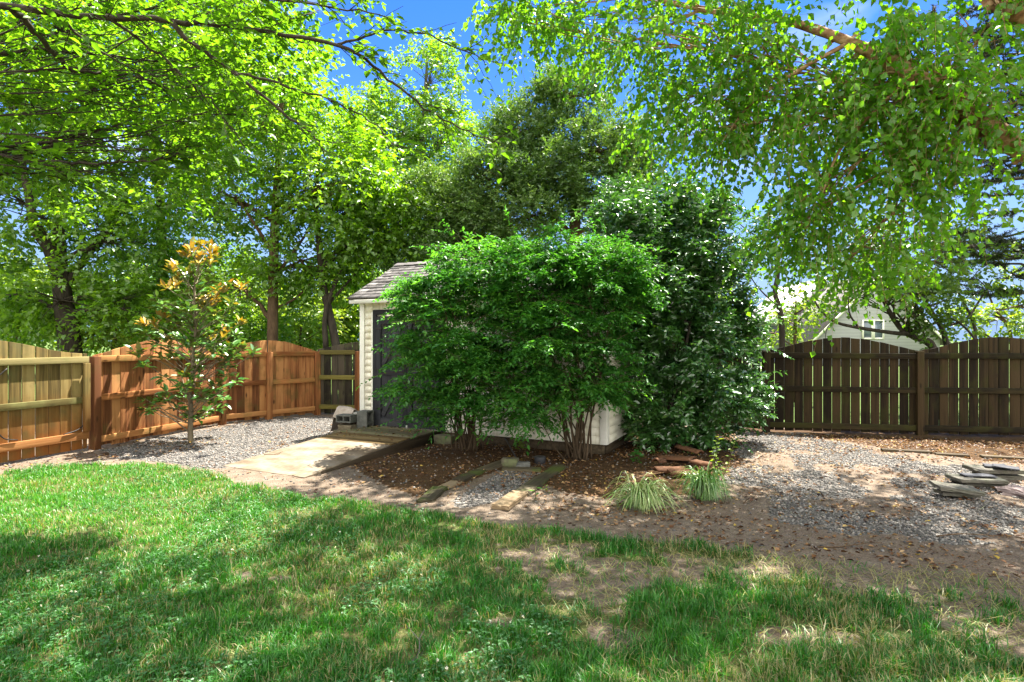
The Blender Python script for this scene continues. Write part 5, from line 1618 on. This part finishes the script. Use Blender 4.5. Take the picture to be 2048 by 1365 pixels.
# ------------------------------------------------------------------ ornamental grasses and small weeds
def strap_blades(b, n, length, width, spread, lift, tints, seg=7):
    V, Fc, T = [], [], []
    nn = 0
    for i in range(n):
        az = R.uniform(0, 2 * math.pi); az += .7 * math.sin(az + length * 40)
        d = np.array((math.cos(az), math.sin(az), 0))
        L = length * R.uniform(.45, 1.3); up = lift * R.uniform(.6, 1.3); sp = spread * R.uniform(.5, 1.15)
        st = np.array((R.normal(0, .035), R.normal(0, .035), 0))
        t = np.linspace(0, 1, seg)
        z = up * (1 - (1 - t * 1.85) ** 2) * L * .55
        z = np.maximum(z - z[0], .004 + .0 * t)
        ctr = st + d * (t ** 1.2 * L * sp)[:, None] + np.array((0, 0, 1)) * z[:, None]
        sd = np.array((-d[1], d[0], 0))
        w = width * np.sin(np.clip(t * .9 + .12, 0, 1) * math.pi) ** .6
        a = ctr - sd * w[:, None] / 2; c = ctr + sd * w[:, None] / 2
        m = ctr - np.array((0, 0, 1)) * (w * .25)[:, None]
        vv = np.stack((a, m, c), 1).reshape(-1, 3)
        idx = np.arange(seg - 1)[:, None] * 3
        f = np.concatenate([np.concatenate((idx + j, idx + j + 1, idx + j + 4, idx + j + 3), 1) for j in (0, 1)])
        tt = np.tile(np.array((0, tints[1] * .6, 0)) + 0, seg)
        base = R.uniform(tints[0], tints[1])
        vv_t = np.tile(np.array((min(1, base + .25), base * .7, min(1, base + .25))), seg)
        V.append(vv); Fc.append(f + nn); T.append(vv_t); nn += len(vv)
    return np.concatenate(V), np.concatenate(Fc), np.concatenate(T)


for (px, py, n, L, sp, li, tn, lb) in ((1278, 1012, 300, .42, .85, .80, (.35, .95), 'pale variegated arching grass clump nearest the plank lines'),
                                       (1408, 1000, 260, .43, .75, .95, (.05, .6), 'greener arching grass clump beneath the round leaved seedling')):
    V, f, T = strap_blades(None, n, L, .011, sp, li, tn)
    p = G(px, py)
    o = np_mesh('ornamental_grass', V, [f], M['liriope'], None, {'tint': T}); o.location = (p[0], p[1], float(gz(p[0], p[1])) - .005)
    tag(o, lb, 'grass clump', 'ornamental grass clumps')


def weed(name, px, py, stems, h, leaf, lw, label, mat, tint=(0, 1), wide=.5):
    p = G(px, py); e = empty(name, p, 0, label, 'plant')
    w = MB(); LV, LF, LT, nn = [], [], [], 0
    for s in range(stems):
        tip = np.array((R.normal(0, wide * h * .5), R.normal(0, wide * h * .4), h * R.uniform(.6, 1.1)))
        cv = curve(np.array((R.normal(0, .02), R.normal(0, .02), -.02)), tip, .15, 6)
        w.tube(cv, np.linspace(.005, .002, 6), 5, cap=False)
        m = max(4, int(h * 34))
        t = np.linspace(.25, 1, m)
        base = np.array([np.interp(t, np.linspace(0, 1, 6), cv[:, k]) for k in range(3)]).T
        az = np.arange(m) * 2.4 + R.random() * 6
        D = np.stack((np.cos(az), np.sin(az), R.uniform(.0, .5, m)), -1)
        V, f, T = leaf_arrays(base, D, np.array((0, 0, 1.0)) + R.normal(0, .25, (m, 3)), leaf * R.uniform(.7, 1.2, m), lw * R.uniform(.7, 1.2, m), R.uniform(tint[0], tint[1], m), True, .1)
        LV.append(V); LF.append(f + nn); LT.append(T); nn += len(V)
    w.build('stem', M['bark_stem'], e, smooth=True)
    np_mesh('leaves', np.concatenate(LV), [np.concatenate(LF)], mat, e, {'tint': np.concatenate(LT)})


weed('seedling', 1436, 975, 3, .48, .055, .036, 'upright seedling with round pale leaves among the right grass clump', M['leaf_light'], (.3, 1), .4)
weed('weed', 1272, 925, 5, .16, .10, .045, 'broad leaved green weed under the dark evergreen shrub', M['leaf_bush'], (.2, .8), 1.3)
weed('weed', 1038, 905, 3, .22, .075, .06, 'small vine leaved weed at the foot of the shrubs', M['leaf_light'], (.1, .6), .6)
weed('weed', 1070, 1000, 1, .12, .07, .022, 'tiny weed beside the near right plank', M['leaf_bush'], (.3, .9), .8)
weed('weed', 1095, 985, 1, .07, .05, .02, 'tiny seedling growing by the mossy right plank', M['leaf_light'], (.3, .9), .8)
for px, py in ((1120, 992), (1310, 930), (1240, 915)):
    pass

# fallen twigs
for i, (px, py, L, an, lb) in enumerate(((836, 1300, .28, 1.5, 'thin pale twig lying on the grass at bottom centre'), (815, 1335, .22, .4, 'short pale twig crossing another on the near grass'), (1975, 1015, .42, .6, 'pale twig leaning by the front flagstone'),
                                        (1600, 860, .5, .15, 'dead stick beside the back fence post'), (1330, 1005, .35, .1, 'stick lying across the bare soil by the grass clumps'), (1960, 1080, .6, -.15, 'dark stick on the gravel edge at the right'),
                                        (1700, 1095, .5, .1, 'dark stick along the ragged lawn edge'), (1500, 1000, .4, .9, 'bent twig right of the grass clumps'), (545, 925, .2, .3, 'dark twig lying on the wooden ramp'))):
    p = G(px, py); m = MB()
    d = np.array((math.cos(an), math.sin(an), 0))
    zz = .012 if i != 8 else .10
    c = poly([p - d * L / 2 + (0, 0, zz), p - d * L * .2 + R.normal(0, .012, 3) + (0, 0, zz + .012), p + d * L * .2 + R.normal(0, .015, 3) + (0, 0, zz + .012), p + d * L / 2 + (0, 0, zz + .015)], 4)
    m.tube(c, np.linspace(.006, .002, len(c)), 6)
    q = interp(c, .55); m.tube(curve(q, q + np.array((d[0] * .1 - d[1] * .09, d[1] * .1 + d[0] * .09, .02)), .1, 4), np.linspace(.003, .0012, 4), 5)
    tag(m.build('fallen_twig', M['bark_grey'] if i < 3 else M['bark_brown'], None, smooth=True), lb, 'twig', 'fallen twigs')

# ------------------------------------------------------------------ lawn, clover, gravel and leaf litter
def lawn():
    xs, ys = [], []
    n = 560000
    # more blades near the camera
    y = 2.0 + (7.9 - 2.0) * R.random(n) ** 1.7
    x = R.uniform(-1, 1, n) * (y * .92 + 1.5)
    d = grass_density(x, y)
    clump = vnoise(np.stack((x * 9, y * 9), -1), 2)
    keep = R.random(n) < np.clip(d * np.clip(.5 + (clump - .35) * 2.2, .15, 1) * np.clip(1 + (clump - .5) * 5 * (1 - d), 0, 2), 0, 1)
    lawn_, _, _ = masks(x, y)
    flat_ = ~keep & lawn_ & (R.random(n) < .08) & (d < .9)
    keep |= flat_
    x, y, d, clump, flat_ = x[keep], y[keep], d[keep], clump[keep], flat_[keep]
    n = len(x)
    L = R.uniform(.03, .07, n) * (.65 + .8 * clump) * (1 + .3 * (x > .3))
    w = R.uniform(.0028, .0048, n) * (.75 + .14 * y)
    az = R.uniform(0, 2 * math.pi, n)
    lean = np.where(flat_, R.uniform(1.6, 2.3, n), np.abs(R.normal(.55, .35, n)))
    d2 = np.stack((np.cos(az), np.sin(az), np.zeros(n)), -1)
    sa = az + R.normal(math.pi / 2, .5, n)
    s = np.stack((np.cos(sa), np.sin(sa), np.zeros(n)), -1)
    b = np.stack((x, y, gz(x, y) - .004), -1)
    up = np.array((0, 0, 1.0))
    m = b + d2 * (L * lean * .35)[:, None] + up * (L * .55)[:, None]
    t = b + d2 * (L * lean)[:, None] + up * (L * np.clip(1 - .35 * lean, .25, 1))[:, None]
    V = np.stack((b - s * w[:, None] / 2, b + s * w[:, None] / 2, m + s * w[:, None] * .42, m - s * w[:, None] * .42, t), 1).reshape(-1, 3)
    i = np.arange(n) * 5
    q = np.stack((i, i + 1, i + 2, i + 3), -1); tr = np.stack((i + 3, i + 2, i + 4), -1)
    straw = vnoise(np.stack((x * 1.7 + 30, y * 1.7), -1), 4)
    pd = np.clip((straw - .47) * 3.2, 0, .6) * np.clip(.4 + (x + 2) * .2, .3, .62) + .05
    tint = np.where(R.random(n) < pd, R.uniform(.86, 1, n), np.clip(R.uniform(0, .80, n) * .75 + .22 * np.clip((-x - .3) / 2, 0, 1) * np.clip((y - 3.6) / 1.2, 0, 1) + (vnoise(np.stack((x * .9, y * .9 + 7), -1), 2) - .4) * .5, 0, .8))  # blades grow lighter over the sunlit left lawn, sunlight put into the tint
    tint = np.where(flat_ & (R.random(n) < .75), R.uniform(.84, .97, n), tint)
    o = np_mesh('grass', V, [q, tr], M['blade'], None, {'tint': np.repeat(tint, 5)})
    tag(o, 'green lawn grass with straw coloured blades', 'grass', kind='stuff')


lawn()


def clover():
    n = 30000
    y = R.uniform(2.3, 7, n); x = R.uniform(-1, 1, n) * (y * .9 + .4)
    c = vnoise(np.stack((x * 1.4 + 3, y * 1.4 + 50), -1), 3)
    keep = (grass_density(x, y) > .6) & (c > .56) & (x < 1.0)
    x, y = x[keep], y[keep]; n = len(x)
    h = R.uniform(.025, .06, n)
    b = np.stack((x, y, gz(x, y) + h), -1)
    V, Fc, T, nn = [], [], [], 0
    a0 = R.uniform(0, 6.28, n)
    for k in range(3):
        a = a0 + k * 2.094
        D = np.stack((np.cos(a), np.sin(a), R.uniform(-.1, .35, n)), -1)
        v, f, t = leaf_arrays(b, D, np.array((0, 0, 1.0)) + R.normal(0, .2, (n, 3)), R.uniform(.010, .016, n), R.uniform(.010, .015, n), R.uniform(0, .88, n))
        V.append(v); Fc.append(f + nn); T.append(t); nn += len(v)
    m = n // 110
    fb = b[:m] + (0, 0, .02)
    for k in range(7):
        v, f, t = leaf_arrays(fb, norm(R.normal(0, 1, (m, 3)) + (0, 0, .4)), R.normal(0, 1, (m, 3)), np.full(m, .010), np.full(m, .007), np.full(m, .97))
        V.append(v); Fc.append(f + nn); T.append(t); nn += len(v)
    tag(np_mesh('clover', np.concatenate(V), [np.concatenate(Fc)], M['clover'], None, {'tint': np.concatenate(T)}), 'clover patches with small white flowers in the lawn', 'clover', kind='stuff')


clover()


def gravel():
    n = 260000
    y = R.uniform(4.0, 11.5, n); x = R.uniform(-7, 8, n)
    _, g, mul = masks(x, y)
    keep = g | (R.random(n) < .05)
    lo = np.array([(x, y)]).reshape(2, -1).T
    loc = (lo - SA) @ np.stack((SU, SD), -1)
    inside = (loc[:, 0] > RX0 - .06) & (loc[:, 0] < RX1 + .05) & (loc[:, 1] > -RLEN - .03) & (loc[:, 1] < 2.2)
    keep &= ~inside & (y < 11.62 - .27 * (x + 4)) & ~in_poly(x, y, LAWN)
    x, y = x[keep], y[keep]; n = len(x)
    r = .005 + .014 * R.random(n) ** 2.2
    oc = np.array(((1, 0, 0), (0, 1, 0), (-1, 0, 0), (0, -1, 0), (0, 0, .7), (0, 0, -.5)), float)
    V = oc[None] * r[:, None, None] * R.uniform(.6, 1.3, (n, 6, 1))
    a = R.uniform(0, 6.28, n); c, s = np.cos(a)[:, None], np.sin(a)[:, None]
    V = np.stack((V[..., 0] * c - V[..., 1] * s, V[..., 0] * s + V[..., 1] * c, V[..., 2]), -1)
    V += np.stack((x, y, gz(x, y) + r * .2), -1)[:, None]
    fc = np.array(((0, 1, 4), (1, 2, 4), (2, 3, 4), (3, 0, 4), (1, 0, 5), (2, 1, 5), (3, 2, 5), (0, 3, 5)))
    Fc = (fc[None] + np.arange(n)[:, None, None] * 6).reshape(-1, 3)
    tag(np_mesh('gravel', V.reshape(-1, 3), [Fc], M['gravel'], None, {'tint': np.repeat(R.random(n), 6)}), 'grey gravel stones spread beside ramp and back fence', 'gravel', kind='stuff')


gravel()


def litter():
    n = 130000
    y = R.uniform(2.3, 11.4, n); x = R.uniform(-7, 8.5, n)
    lawn_, g, mul = masks(x, y)
    cl = vnoise(np.stack((x * 1.8 + 70, y * 1.8), -1), 3)
    p = np.where(lawn_, .004, np.where(g, .10, .13)) * np.clip((cl - .3) * 4, .1, 2.2)
    p = np.where(mul, .30 * np.clip((cl - .25) * 4, .25, 2), p)
    near_fence = (y > 7.9) & (x > 3.5)
    p = np.where(near_fence & mul, .85, p)
    p = np.where((x > .2) & ~lawn_ & ~mul, p * 2.2, p)
    keep = (R.random(n) < p) & (y < 11.5 - .27 * (x + 4))
    lo = np.stack((x, y), -1); loc = (lo - SA) @ np.stack((SU, SD), -1)
    on = (loc[:, 0] > RX0 - .02) & (loc[:, 0] < RX1) & (loc[:, 1] > -RLEN) & (loc[:, 1] < 0)
    under = (loc[:, 0] > -.02) & (loc[:, 0] < SL + .02) & (loc[:, 1] >= 0) & (loc[:, 1] < DEP)
    keep &= ~on & ~under
    x, y = x[keep], y[keep]
    # some on the landing of the ramp
    m = 150
    lx = R.uniform(RX0 + .03, RX1 - .03, m); ly = R.uniform(.02, 1.0, m) ** 1.3
    wp = SA + lx[:, None] * SU - ly[:, None] * SD
    zz = np.concatenate((gz(x, y) + R.uniform(.002, .014, len(x)), np.array([rz_(q) for q in ly]) + .004))
    x = np.concatenate((x, wp[:, 0])); y = np.concatenate((y, wp[:, 1])); n = len(x)
    b = np.stack((x, y, zz), -1)
    az = R.uniform(0, 6.28, n)
    D = np.stack((np.cos(az), np.sin(az), R.normal(.1, .25, n)), -1)
    U = np.array((0, 0, 1.0)) + R.normal(0, .28, (n, 3))
    L = .018 + .036 * R.random(n) ** 1.5
    V, f, T = leaf_arrays(b, D, U, L, L * R.uniform(.35, .7, n), R.random(n) ** 1.2, True, .3)
    tag(np_mesh('leaf_litter', V, [f], M['litter'], None, {'tint': T}), 'scattered dry brown and yellow fallen leaves', 'fallen leaves', kind='stuff')


litter()
